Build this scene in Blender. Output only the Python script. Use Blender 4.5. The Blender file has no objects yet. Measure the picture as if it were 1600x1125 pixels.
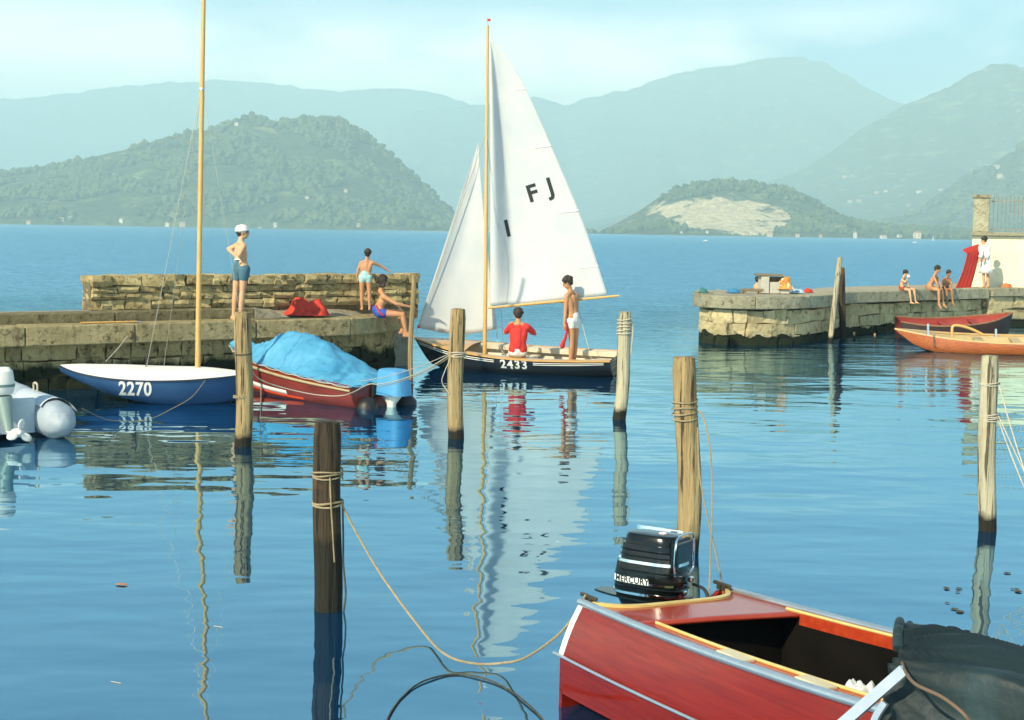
import bpy, bmesh, math, random
from mathutils import Vector, Matrix, Quaternion, noise
from mathutils.bvhtree import BVHTree
R = math.radians
rnd = random.Random(7)
scene = bpy.context.scene
col = scene.collection

# ------------------------------------------------------------------ camera
F_PX, IMG_W, IMG_H = 2200.0, 1600.0, 1125.0
CAM_H = 2.8
PITCH, ROLL = R(5.25), R(0.93)
cam_data = bpy.data.cameras.new('camera')
cam = bpy.data.objects.new('camera', cam_data)
col.objects.link(cam)
cam_data.sensor_fit = 'HORIZONTAL'
cam_data.sensor_width = 36.0
cam_data.lens = F_PX / IMG_W * 36.0
cam_data.clip_start, cam_data.clip_end = 0.1, 40000.0
CAM_M = Matrix.Rotation(R(90) - PITCH, 3, 'X') @ Matrix.Rotation(ROLL, 3, 'Z')
cam.matrix_world = Matrix.Translation((0, 0, CAM_H)) @ CAM_M.to_4x4()
scene.camera = cam
CAM_P = Vector((0, 0, CAM_H))

# ------------------------------------------------------------------ sky and sun
SUN_EL, SUN_AZ = R(34), R(220)          # azimuth clockwise from +Y
world = bpy.data.worlds.new('World')
scene.world = world
world.use_nodes = True
wn, wl = world.node_tree.nodes, world.node_tree.links
wn.clear()
w_out = wn.new('ShaderNodeOutputWorld')
w_bg = wn.new('ShaderNodeBackground')
w_sky = wn.new('ShaderNodeTexSky')
w_sky.sky_type = 'NISHITA'
w_sky.sun_disc = False
w_sky.sun_elevation = SUN_EL
w_sky.sun_rotation = SUN_AZ
w_sky.air_density = 0.70
w_sky.dust_density = 0.3
w_sky.ozone_density = 2.4
w_bg.inputs['Strength'].default_value = 0.085
# soft, hazy cloud veils
w_tc = wn.new('ShaderNodeTexCoord')
w_map = wn.new('ShaderNodeMapping')
w_map.inputs['Scale'].default_value = (1.0, 1.0, 2.3)
w_map.inputs['Location'].default_value = (0.10, 0.3, 0.25)
w_noise = wn.new('ShaderNodeTexNoise')
w_noise.inputs['Scale'].default_value = 4.6
w_noise.inputs['Detail'].default_value = 4.0
w_noise.inputs['Roughness'].default_value = 0.5
w_ramp = wn.new('ShaderNodeValToRGB')
w_ramp.color_ramp.elements[0].position = 0.40
w_ramp.color_ramp.elements[1].position = 0.58
w_ramp.color_ramp.elements[0].color = (0, 0, 0, 1)
w_ramp.color_ramp.elements[1].color = (0.95, 0.95, 0.95, 1)
w_mix = wn.new('ShaderNodeMixRGB')
w_mix.inputs['Color2'].default_value = (30.0, 25.5, 20.0, 1)
wl.new(w_tc.outputs['Generated'], w_map.inputs['Vector'])
wl.new(w_map.outputs[0], w_noise.inputs['Vector'])
wl.new(w_noise.outputs[0], w_ramp.inputs[0])
w_sep = wn.new('ShaderNodeSeparateXYZ')
w_low = wn.new('ShaderNodeMapRange'); w_low.interpolation_type = 'SMOOTHSTEP'
for k_, v_ in (('From Min', 0.11), ('From Max', 0.17), ('To Min', 1.0), ('To Max', 0.0)): w_low.inputs[k_].default_value = v_
w_mul = wn.new('ShaderNodeMath'); w_mul.operation = 'MULTIPLY'
wl.new(w_tc.outputs['Generated'], w_sep.inputs[0]); wl.new(w_sep.outputs['Z'], w_low.inputs['Value'])
wl.new(w_ramp.outputs[0], w_mul.inputs[0]); wl.new(w_low.outputs[0], w_mul.inputs[1])
wl.new(w_mul.outputs[0], w_mix.inputs['Fac'])
w_tint = wn.new('ShaderNodeMixRGB'); w_tint.blend_type = 'MULTIPLY'; w_tint.inputs['Fac'].default_value = 1.0
w_tint.inputs['Color2'].default_value = (0.54, 0.92, 1.10, 1)
wl.new(w_sky.outputs[0], w_tint.inputs['Color1']); wl.new(w_tint.outputs[0], w_mix.inputs['Color1'])
wl.new(w_mix.outputs[0], w_bg.inputs['Color'])
wl.new(w_bg.outputs[0], w_out.inputs['Surface'])

sun_data = bpy.data.lights.new('sun', 'SUN')
sun_data.energy = 5.0
sun_data.angle = R(0.55)
sun_data.color = (1.0, 0.86, 0.62)
sun = bpy.data.objects.new('sun', sun_data)
col.objects.link(sun)
SUN_DIR = Vector((math.cos(SUN_EL) * math.sin(SUN_AZ), math.cos(SUN_EL) * math.cos(SUN_AZ), math.sin(SUN_EL)))
sun.rotation_euler = SUN_DIR.to_track_quat('Z', 'Y').to_euler()
sun.location = (-20, -30, 40)

vs = scene.view_settings
vs.view_transform = 'Standard'
vs.look = 'None'
vs.gamma = 1.0
vs.exposure = 1.05
vs.use_curve_mapping = False
scene.cycles.use_denoising = True
scene.cycles.max_bounces = 8
scene.cycles.volume_bounces = 1
scene.cycles.sample_clamp_indirect = 8.0

# ------------------------------------------------------------------ helpers
def ray(px, py):
    d = Vector(((px - IMG_W / 2) / F_PX, -(py - IMG_H / 2) / F_PX, -1.0))
    return CAM_M @ d
def at_z(px, py, z):
    d = ray(px, py); return CAM_P + d * ((z - CAM_H) / d.z)
def at_y(px, py, y):
    d = ray(px, py); return CAM_P + d * (y / d.y)

def tag(o, label=None, cat=None, group=None, kind=None):
    if label: o['label'] = label
    if cat: o['category'] = cat
    if group: o['group'] = group
    if kind: o['kind'] = kind
    return o
def empty(name, loc=(0, 0, 0), rz=0.0):
    o = bpy.data.objects.new(name, None)
    o.empty_display_size = 0.2
    col.objects.link(o)
    o.location = loc; o.rotation_euler = (0, 0, rz)
    return o
def link(name, me, mat=None, parent=None, smooth=False):
    o = bpy.data.objects.new(name, me)
    col.objects.link(o)
    if mat is not None and not me.materials:
        me.materials.append(mat)
    if smooth:
        me.polygons.foreach_set('use_smooth', [True] * len(me.polygons))
    if parent is not None: o.parent = parent
    return o
def pymesh(name, verts, faces):
    me = bpy.data.meshes.new(name)
    me.from_pydata([tuple(v) for v in verts], [], faces)
    me.update()
    return me
def bm_obj(name, bm, mat=None, parent=None, smooth=False, recalc=True):
    if recalc: bmesh.ops.recalc_face_normals(bm, faces=bm.faces[:])
    me = bpy.data.meshes.new(name)
    bm.to_mesh(me); bm.free()
    return link(name, me, mat, parent, smooth)
def autosmooth(o, ang=40):
    me = o.data
    me.polygons.foreach_set('use_smooth', [True] * len(me.polygons))
    bm = bmesh.new(); bm.from_mesh(me)
    a = R(ang)
    for e in bm.edges:
        if len(e.link_faces) == 2 and e.calc_face_angle(0) > a: e.smooth = False
    bm.to_mesh(me); bm.free()
    return o
def add_box(bm, c, s, rot=None, bevel=0.0, seg=1):
    r = bmesh.ops.create_cube(bm, size=1.0)
    vs_ = r['verts']
    bmesh.ops.scale(bm, vec=s, verts=vs_)
    if bevel:
        es = list({e for v in vs_ for e in v.link_edges})
        rr = bmesh.ops.bevel(bm, geom=es, offset=bevel, segments=seg, affect='EDGES', profile=0.5)
        vs_ = list({v for f in rr['faces'] for v in f.verts} | {v for v in vs_ if v.is_valid})
    if rot is not None: bmesh.ops.rotate(bm, cent=(0, 0, 0), matrix=rot, verts=vs_)
    bmesh.ops.translate(bm, vec=c, verts=vs_)
    return vs_
def add_tube(bm, pts, rad, n=8, caps=True, flat=None):
    """tube along points; rad a number or list; flat squashes the section"""
    pts = [Vector(p) for p in pts]
    if not hasattr(rad, '__len__'): rad = [rad] * len(pts)
    rings, prev = [], None
    for i, p in enumerate(pts):
        a = pts[max(i - 1, 0)]; b = pts[min(i + 1, len(pts) - 1)]
        t = (b - a)
        if t.length < 1e-9: t = Vector((0, 0, 1))
        t.normalize()
        if prev is None:
            u = t.orthogonal().normalized() if abs(t.z) > 0.9 else t.cross(Vector((0, 0, 1))).normalized()
        else:
            u = (prev - t * prev.dot(t)).normalized()
        prev = u
        w = t.cross(u)
        rings.append([bm.verts.new(p + (u * math.cos(k * 2 * math.pi / n) + w * math.sin(k * 2 * math.pi / n) * (flat or 1)) * rad[i]) for k in range(n)])
    for a, b in zip(rings, rings[1:]):
        for k in range(n):
            bm.faces.new((a[k], a[(k + 1) % n], b[(k + 1) % n], b[k]))
    if caps:
        bm.faces.new(rings[0][::-1]); bm.faces.new(rings[-1])
    return rings
def tube_obj(name, pts, rad, mat, parent=None, n=8, smooth=True):
    bm = bmesh.new(); add_tube(bm, pts, rad, n)
    o = bm_obj(name, bm, mat, parent)
    return autosmooth(o, 50) if smooth else o
def add_sphere(bm, c, r, sub=2, scale=(1, 1, 1)):
    rr = bmesh.ops.create_icosphere(bm, subdivisions=sub, radius=r)
    bmesh.ops.scale(bm, vec=scale, verts=rr['verts'])
    bmesh.ops.translate(bm, vec=c, verts=rr['verts'])
    return rr['verts']
def add_grid(bm, P, closed=False):
    """P: rows of points"""
    V = [[bm.verts.new(p) for p in row] for row in P]
    for a, b in zip(V, V[1:]):
        m = len(a)
        for k in range(m if closed else m - 1):
            q = (a[k], a[(k + 1) % m], b[(k + 1) % m], b[k])
            try: bm.faces.new(q)
            except ValueError: pass
    return V
def lerp(a, b, t): return a + (b - a) * t
def smooth01(t):
    t = max(0.0, min(1.0, t)); return t * t * (3 - 2 * t)
def interp(tab, x):
    if x <= tab[0][0]: return tab[0][1]
    for (x0, y0), (x1, y1) in zip(tab, tab[1:]):
        if x <= x1: return lerp(y0, y1, (x - x0) / (x1 - x0))
    return tab[-1][1]
def cinterp(tab, x):
    """smooth (Catmull-Rom) interpolation of a table"""
    n = len(tab)
    if x <= tab[0][0]: return tab[0][1]
    if x >= tab[-1][0]: return tab[-1][1]
    i = max(k for k in range(n - 1) if tab[k][0] <= x)
    x0, y0 = tab[i]; x1, y1 = tab[i + 1]
    t = (x - x0) / (x1 - x0)
    def slope(k):
        if k == 0: return (tab[1][1] - tab[0][1]) / (tab[1][0] - tab[0][0])
        if k == n - 1: return (tab[-1][1] - tab[-2][1]) / (tab[-1][0] - tab[-2][0])
        return (tab[k + 1][1] - tab[k - 1][1]) / (tab[k + 1][0] - tab[k - 1][0])
    h = x1 - x0
    m0, m1 = slope(i) * h, slope(i + 1) * h
    return (2*t**3 - 3*t**2 + 1) * y0 + (t**3 - 2*t**2 + t) * m0 + (-2*t**3 + 3*t**2) * y1 + (t**3 - t**2) * m1
def spline(pts, n=8):
    pts = [Vector(p) for p in pts]
    out = []
    for i in range(len(pts) - 1):
        p0 = pts[max(i - 1, 0)]; p1 = pts[i]; p2 = pts[i + 1]; p3 = pts[min(i + 2, len(pts) - 1)]
        for k in range(n):
            t = k / n
            out.append(0.5 * ((2 * p1) + (p2 - p0) * t + (2*p0 - 5*p1 + 4*p2 - p3) * t*t + (3*p1 - p0 - 3*p2 + p3) * t**3))
    out.append(pts[-1])
    return out
def smoothed_copy(o, levels=1):
    """bake a subdivision-surface modifier into the mesh"""
    m = o.modifiers.new('s', 'SUBSURF'); m.levels = m.render_levels = levels
    dg = bpy.context.evaluated_depsgraph_get()
    me = bpy.data.meshes.new_from_object(o.evaluated_get(dg))
    o.modifiers.clear(); o.data = me
    me.polygons.foreach_set('use_smooth', [True] * len(me.polygons))
    return o

# ------------------------------------------------------------------ materials
MATS = {}
def mat(name, base=(.5, .5, .5), rough=.6, var=None, scale=4.0, detail=4.0, bump=0.0, bscale=None, stretch=(1, 1, 1),
        metal=0.0, spec=0.5, coat=0.0, var2=None, scale2=1.0, thr=(.45, .65), coords='Object', transl=0.0, sss=0.0, randv=0.0):
    """principled material: base colour broken up by one or two noise layers, with fine relief"""
    if name in MATS: return MATS[name]
    m = bpy.data.materials.new(name); MATS[name] = m
    m.use_nodes = True
    nt = m.node_tree; n, l = nt.nodes, nt.links
    b = n['Principled BSDF']
    b.inputs['Roughness'].default_value = rough
    b.inputs['Metallic'].default_value = metal
    b.inputs['Specular IOR Level'].default_value = spec
    b.inputs['Coat Weight'].default_value = coat
    b.inputs['Coat Roughness'].default_value = 0.06
    b.inputs['Base Color'].default_value = (*base, 1)
    tc = n.new('ShaderNodeTexCoord'); mp = n.new('ShaderNodeMapping')
    mp.inputs['Scale'].default_value = stretch
    l.new(tc.outputs[coords], mp.inputs['Vector'])
    out = None
    if var is not None:
        nz = n.new('ShaderNodeTexNoise'); nz.inputs['Scale'].default_value = scale; nz.inputs['Detail'].default_value = detail
        l.new(mp.outputs[0], nz.inputs['Vector'])
        rp = n.new('ShaderNodeValToRGB')
        rp.color_ramp.elements[0].position, rp.color_ramp.elements[1].position = 0.32, 0.68
        rp.color_ramp.elements[0].color = (*base, 1); rp.color_ramp.elements[1].color = (*var, 1)
        l.new(nz.outputs[0], rp.inputs[0]); out = rp.outputs[0]
    if var2 is not None:
        nz2 = n.new('ShaderNodeTexNoise'); nz2.inputs['Scale'].default_value = scale2; nz2.inputs['Detail'].default_value = 6
        l.new(mp.outputs[0], nz2.inputs['Vector'])
        r2 = n.new('ShaderNodeMapRange'); r2.inputs['From Min'].default_value, r2.inputs['From Max'].default_value = thr
        l.new(nz2.outputs[0], r2.inputs['Value'])
        mx = n.new('ShaderNodeMixRGB'); l.new(r2.outputs[0], mx.inputs['Fac'])
        if out is not None: l.new(out, mx.inputs['Color1'])
        else: mx.inputs['Color1'].default_value = (*base, 1)
        mx.inputs['Color2'].default_value = (*var2, 1); out = mx.outputs[0]
    if randv:
        oi = n.new('ShaderNodeObjectInfo'); mr = n.new('ShaderNodeMapRange')
        mr.inputs['To Min'].default_value, mr.inputs['To Max'].default_value = 1 - randv, 1 + randv
        l.new(oi.outputs['Random'], mr.inputs['Value'])
        hs = n.new('ShaderNodeHueSaturation'); l.new(mr.outputs[0], hs.inputs['Value'])
        if out is not None: l.new(out, hs.inputs['Color'])
        else: hs.inputs['Color'].default_value = (*base, 1)
        out = hs.outputs[0]
    if out is not None: l.new(out, b.inputs['Base Color'])
    if bump:
        bz = n.new('ShaderNodeTexNoise'); bz.inputs['Scale'].default_value = bscale or scale * 3; bz.inputs['Detail'].default_value = 5
        l.new(mp.outputs[0], bz.inputs['Vector'])
        bp = n.new('ShaderNodeBump'); bp.inputs['Strength'].default_value = min(1.0, bump); bp.inputs['Distance'].default_value = 0.02 * max(1, bump)
        l.new(bz.outputs[0], bp.inputs['Height']); l.new(bp.outputs[0], b.inputs['Normal'])
    if transl:
        tr = n.new('ShaderNodeBsdfTranslucent'); ms = n.new('ShaderNodeMixShader')
        ms.inputs['Fac'].default_value = transl
        if out is not None: l.new(out, tr.inputs['Color'])
        else: tr.inputs['Color'].default_value = (*base, 1)
        l.new(b.outputs[0], ms.inputs[1]); l.new(tr.outputs[0], ms.inputs[2])
        l.new(ms.outputs[0], n['Material Output'].inputs['Surface'])
    if sss:
        b.inputs['Subsurface Weight'].default_value = sss; b.inputs['Subsurface Radius'].default_value = (.02, .008, .004)
    return m

# ------------------------------------------------------------------ water
def water_material():
    m = bpy.data.materials.new('lake_water'); m.use_nodes = True
    n, l = m.node_tree.nodes, m.node_tree.links
    n.clear()
    out = n.new('ShaderNodeOutputMaterial')
    geo = n.new('ShaderNodeNewGeometry')
    sep = n.new('ShaderNodeSeparateXYZ'); l.new(geo.outputs['Position'], sep.inputs[0])
    def mrange(src, a, b, c, d, interp='SMOOTHSTEP'):
        r = n.new('ShaderNodeMapRange'); r.interpolation_type = interp
        r.inputs['From Min'].default_value, r.inputs['From Max'].default_value = a, b
        r.inputs['To Min'].default_value, r.inputs['To Max'].default_value = c, d
        l.new(src, r.inputs['Value']); return r.outputs[0]
    def math_(op, a, b):
        q = n.new('ShaderNodeMath'); q.operation = op
        for i, x in enumerate((a, b)):
            if isinstance(x, (int, float)): q.inputs[i].default_value = x
            else: l.new(x, q.inputs[i])
        return q.outputs[0]
    def nz(scale, stretch, detail=2.0, rough=.5, loc=(0, 0, 0), rot=0.0, dist=0.0):
        mp = n.new('ShaderNodeMapping'); mp.inputs['Scale'].default_value = stretch
        mp.inputs['Location'].default_value = loc; mp.inputs['Rotation'].default_value = (0, 0, rot)
        l.new(geo.outputs['Position'], mp.inputs['Vector'])
        t = n.new('ShaderNodeTexNoise'); t.inputs['Scale'].default_value = scale; t.inputs['Detail'].default_value = detail
        t.inputs['Roughness'].default_value = rough; t.inputs['Distortion'].default_value = dist
        l.new(mp.outputs[0], t.inputs['Vector']); return t.outputs[0]
    # open lake beyond the moles is ruffled by the breeze, the basin is calm
    open_ = mrange(sep.outputs['Y'], 27.0, 50.0, 0.0, 1.0)
    big = nz(0.55, (0.55, 1.0, 1.0), 1.0, .4, rot=0.12)            # slow swell in the basin
    mid = nz(1.7, (0.6, 1.25, 1.0), 1.5, .45, loc=(3, 7, 0), rot=-0.2)
    small = nz(6.0, (0.5, 1.3, 1.0), 2.0, .5, loc=(9, 2, 0))
    patch = mrange(nz(0.16, (0.5, 1.0, 1.0), 2.0), .42, .62, 0.25, 1.0)
    h = math_('ADD', math_('MULTIPLY', big, 0.036), math_('MULTIPLY', mid, 0.0135))
    h = math_('ADD', h, math_('MULTIPLY', math_('MULTIPLY', small, patch), 0.0004))
    # cat's-paws near the far boats and in the open
    rip = nz(2.6, (0.42, 1.6, 1.0), 3.0, .55, loc=(1, 4, 0))
    far_amp = mrange(sep.outputs['Y'], 19.0, 36.0, 0.0, 0.0065)
    h = math_('ADD', h, math_('MULTIPLY', rip, far_amp))
    wav = nz(0.9, (0.35, 1.3, 1.0), 4.0, .6, loc=(2, 11, 0))
    h = math_('ADD', h, math_('MULTIPLY', wav, math_('MULTIPLY', open_, 0.30)))
    bp = n.new('ShaderNodeBump'); bp.inputs['Strength'].default_value = 1.0; bp.inputs['Distance'].default_value = 1.0
    l.new(h, bp.inputs['Height'])
    gl = n.new('ShaderNodeBsdfGlossy'); gl.inputs['Color'].default_value = (.57, .85, .98, 1)
    l.new(mrange(sep.outputs['Y'], 28.0, 70.0, 0.012, 0.22), gl.inputs['Roughness'])
    l.new(bp.outputs[0], gl.inputs['Normal'])
    df = n.new('ShaderNodeBsdfDiffuse'); df.inputs['Color'].default_value = (.0004, .030, .088, 1)
    lw = n.new('ShaderNodeLayerWeight'); lw.inputs['Blend'].default_value = 0.5
    l.new(bp.outputs[0], lw.inputs['Normal'])
    fr = n.new('ShaderNodeMapRange')
    l.new(math_('POWER', lw.outputs['Facing'], 4.0), fr.inputs['Value'])
    fr.inputs['To Min'].default_value, fr.inputs['To Max'].default_value = 0.36, 0.98
    mx = n.new('ShaderNodeMixShader')
    l.new(fr.outputs[0], mx.inputs[0]); l.new(df.outputs[0], mx.inputs[1]); l.new(gl.outputs[0], mx.inputs[2])
    l.new(mx.outputs[0], out.inputs['Surface'])
    return m
wv, wf = [], []
water = link('lake_water', pymesh('lake_water', [(-6200, -1600, 0), (6200, -1600, 0), (6200, 11800, 0), (-6200, 11800, 0)], [(0, 1, 2, 3)]), water_material())
tag(water, kind='structure')

# ------------------------------------------------------------------ mountains round the lake
def hill_material(name, dark, light, rock, rock_thr=(.62, .72), cliff=None):
    m = bpy.data.materials.new(name); m.use_nodes = True
    n, l = m.node_tree.nodes, m.node_tree.links
    b = n['Principled BSDF']; b.inputs['Roughness'].default_value = 0.95; b.inputs['Specular IOR Level'].default_value = 0.1
    geo = n.new('ShaderNodeNewGeometry')
    def nz(scale, detail, rough=.6, st=(1, 1, 1)):
        mp = n.new('ShaderNodeMapping'); mp.inputs['Scale'].default_value = st
        l.new(geo.outputs['Position'], mp.inputs['Vector'])
        t = n.new('ShaderNodeTexNoise'); t.inputs['Scale'].default_value = scale; t.inputs['Detail'].default_value = detail; t.inputs['Roughness'].default_value = rough
        l.new(mp.outputs[0], t.inputs['Vector']); return t.outputs[0]
    def ramp(src, p0, c0, p1, c1):
        r = n.new('ShaderNodeValToRGB'); e = r.color_ramp.elements
        e[0].position, e[1].position = p0, p1; e[0].color, e[1].color = (*c0, 1), (*c1, 1)
        l.new(src, r.inputs[0]); return r.outputs[0]
    def mix(f, a, b_):
        x = n.new('ShaderNodeMixRGB'); l.new(f, x.inputs[0])
        for s, v in ((x.inputs[1], a), (x.inputs[2], b_)):
            if isinstance(v, tuple): s.default_value = (*v, 1)
            else: l.new(v, s)
        return x.outputs[0]
    trees = ramp(nz(0.055, 5, .7), .35, dark, .68, light)
    meadow = ramp(nz(0.011, 5, .62, (1, 1, 2.6)), .56, (0, 0, 0), .66, (1, 1, 1))
    c = mix(meadow, trees, tuple(min(1, v * 1.9) for v in light))
    rk = ramp(nz(0.016, 7, .7, (1, 1, 2.2)), rock_thr[0], (0, 0, 0), rock_thr[1], (1, 1, 1))
    c = mix(rk, c, rock)
    if cliff:
        # quarried face: a patch of bare pale stone on this hill
        (cx, cz, rx, rz_), ccol = cliff
        sep = n.new('ShaderNodeSeparateXYZ'); l.new(geo.outputs['Position'], sep.inputs[0])
        def mm(op, a, b_):
            q = n.new('ShaderNodeMath'); q.operation = op
            for i, x in enumerate((a, b_)):
                if isinstance(x, (int, float)): q.inputs[i].default_value = x
                else: l.new(x, q.inputs[i])
            return q.outputs[0]
        ex = mm('POWER', mm('ABSOLUTE', mm('DIVIDE', mm('SUBTRACT', sep.outputs['X'], cx), rx), 0), 2)
        ez = mm('POWER', mm('ABSOLUTE', mm('DIVIDE', mm('SUBTRACT', sep.outputs['Z'], cz), rz_), 0), 2)
        d = mm('ADD', mm('ADD', ex, ez), mm('MULTIPLY', mm('SUBTRACT', nz(.022, 7, .7), .5), 5.5))
        f = ramp(d, .72, (1, 1, 1), 1.0, (0, 0, 0))
        stone = ramp(nz(0.05, 6, .7, (1.6, 1.6, .5)), .35, tuple(v * .55 for v in ccol), .62, ccol)
        c = mix(f, c, stone)
    l.new(c, b.inputs['Base Color'])
    bp = n.new('ShaderNodeBump'); bp.inputs['Strength'].default_value = 0.9; bp.inputs['Distance'].default_value = 14.0
    l.new(nz(0.06, 6, .7), bp.inputs['Height']); l.new(bp.outputs[0], b.inputs['Normal'])
    return m

HILLS = {}
def hill(name, sil, y_shore, y_ridge, material, nx=200, ny=44, rough=0.10, seed=0.0, power=0.85, base_z=-0.6, wob=0.015):
    """a mountain from its skyline: foot on the lake shore, a ridge, and a far side"""
    pts = []
    for px, py in sil:
        p = at_y(px, py, y_ridge); pts.append((p.x, max(p.z, 1.0)))
    x0, x1 = pts[0][0], pts[-1][0]
    rows, ridge = [], max(z for _, z in pts)
    for j in range(ny + 9):
        t = j / ny
        row = []
        for i in range(nx + 1):
            x = lerp(x0, x1, i / nx)
            H = cinterp(pts, x)
            shore = y_shore + noise.noise((x * 0.0022, seed, 0)) * (y_ridge - y_shore) * 0.10
            if t <= 1: y = lerp(shore, y_ridge, t); prof = (t ** power) * (1 - 0.12 * math.sin(math.pi * t))
            else: y = y_ridge + (t - 1) * (y_ridge - y_shore) * 2.2; prof = 1 - (t - 1) / (8 / ny) * 0.9
            q = Vector((x, y, 0)) * (3.2 / (ridge * 2.4 + 200))
            spur = noise.ridged_multi_fractal(q + Vector((seed, 3.1, 1.7)), 0.9, 2.1, 5, 0.9, 2.0) - 1.0
            fine = noise.fractal(q * 6 + Vector((seed, 0, 5)), 0.8, 2.0, 4)
            tt = min(t, 1.0)
            env = math.sin(math.pi * min(tt, 1.0)) ** 0.8
            z = base_z + H * prof + H * rough * (spur * env * 1.4) + H * rough * 0.25 * fine * env
            if t > 0.9: z += H * wob * noise.fractal(Vector((x * 14 / (ridge + 200), seed, 2)), 0.7, 2.0, 5)
            if t <= 1: z = min(z, base_z + H * (0.06 + 0.94 * tt) * 1.0 + (H * wob if t > .95 else 0))
            if j == 0: z = base_z
            row.append((x, y, max(z, base_z)))
        rows.append(row)
    bm = bmesh.new(); add_grid(bm, rows)
    o = bm_obj(name, bm, material, None, True)
    tag(o, kind='structure')
    me = o.data
    HILLS[name] = BVHTree.FromPolygons([v.co.copy() for v in me.vertices], [tuple(p.vertices) for p in me.polygons])
    return o
G1, G2, RK = (.030, .055, .016), (.115, .140, .042), (.48, .42, .28)
hill('promontory_hill', [(-420, 330), (-250, 300), (-120, 282), (0, 272), (70, 265), (130, 248), (200, 232), (270, 216), (330, 203), (365, 188), (393, 181), (420, 187), (450, 190), (490, 186), (525, 187), (560, 204), (600, 235), (640, 272), (670, 299), (700, 328), (722, 346), (740, 357), (760, 360)],
     2350, 2900, hill_material('promontory_forest', G1, G2, RK, (.63, .72)), nx=260, ny=60, rough=.10, seed=2.3, power=.62)
hill('quarry_hill', [(915, 366), (935, 362), (960, 350), (1000, 328), (1040, 302), (1080, 288), (1130, 284), (1180, 287), (1230, 296), (1270, 316), (1300, 335), (1340, 348), (1400, 356), (1480, 360), (1560, 364)],
     2100, 2420, hill_material('quarry_forest', G1, G2, RK, (.60, .70), ((330, 33, 105, 30), (.78, .64, .36))), nx=200, ny=50, rough=.07, seed=8.1, power=.75)
hill('shore_slope', [(1300, 366), (1380, 352), (1440, 328), (1480, 300), (1530, 268), (1570, 245), (1600, 228), (1700, 180), (1850, 150), (2000, 160)],
     2700, 3400, hill_material('slope_forest', G1, G2, RK, (.60, .69)), nx=140, ny=50, rough=.10, seed=4.4, power=.8)
hill('valley_mountain', [(880, 352), (960, 338), (1060, 322), (1140, 300), (1200, 284), (1280, 250), (1340, 205), (1400, 173), (1430, 158), (1480, 135), (1530, 108), (1565, 96), (1600, 104), (1680, 92), (1800, 120), (1950, 150)],
     3600, 5600, hill_material('valley_forest', G1, G2, RK, (.60, .69)), nx=200, ny=60, rough=.09, seed=6.6, power=.95)
hill('far_mountain', [(560, 250), (640, 178), (700, 168), (760, 162), (830, 150), (880, 162), (930, 150), (990, 138), (1040, 120), (1100, 108), (1150, 100), (1200, 92), (1250, 90), (1300, 104), (1350, 136), (1400, 158), (1460, 178), (1600, 200), (1800, 170)],
     6000, 8600, hill_material('far_forest', G1, G2, RK, (.62, .7)), nx=200, ny=50, rough=.10, seed=1.2, power=.95)
hill('distant_ridge', [(-500, 190), (-250, 172), (-100, 160), (0, 155), (100, 147), (200, 134), (320, 126), (420, 130), (520, 142), (600, 138), (700, 150), (800, 200), (900, 250)],
     7200, 9800, hill_material('distant_forest', G1, G2, RK, (.62, .7)), nx=200, ny=50, rough=.10, seed=9.7, power=.95)

# the air over the lake
hz_m = bpy.data.materials.new('haze'); hz_m.use_nodes = True
n_ = hz_m.node_tree.nodes; n_.clear()
hz_o = n_.new('ShaderNodeOutputMaterial'); hz_v = n_.new('ShaderNodeVolumePrincipled')
hz_v.inputs['Color'].default_value = (.64, .92, .98, 1)
hz_v.inputs['Density'].default_value = 2.7e-4
hz_v.inputs['Anisotropy'].default_value = 0.0
hz_m.node_tree.links.new(hz_v.outputs[0], hz_o.inputs['Volume'])
bm = bmesh.new(); add_box(bm, (0, 5400, 599.2), (13000, 15000, 1200.4))
haze = bm_obj('haze', bm, hz_m); tag(haze, kind='stuff')
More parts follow.
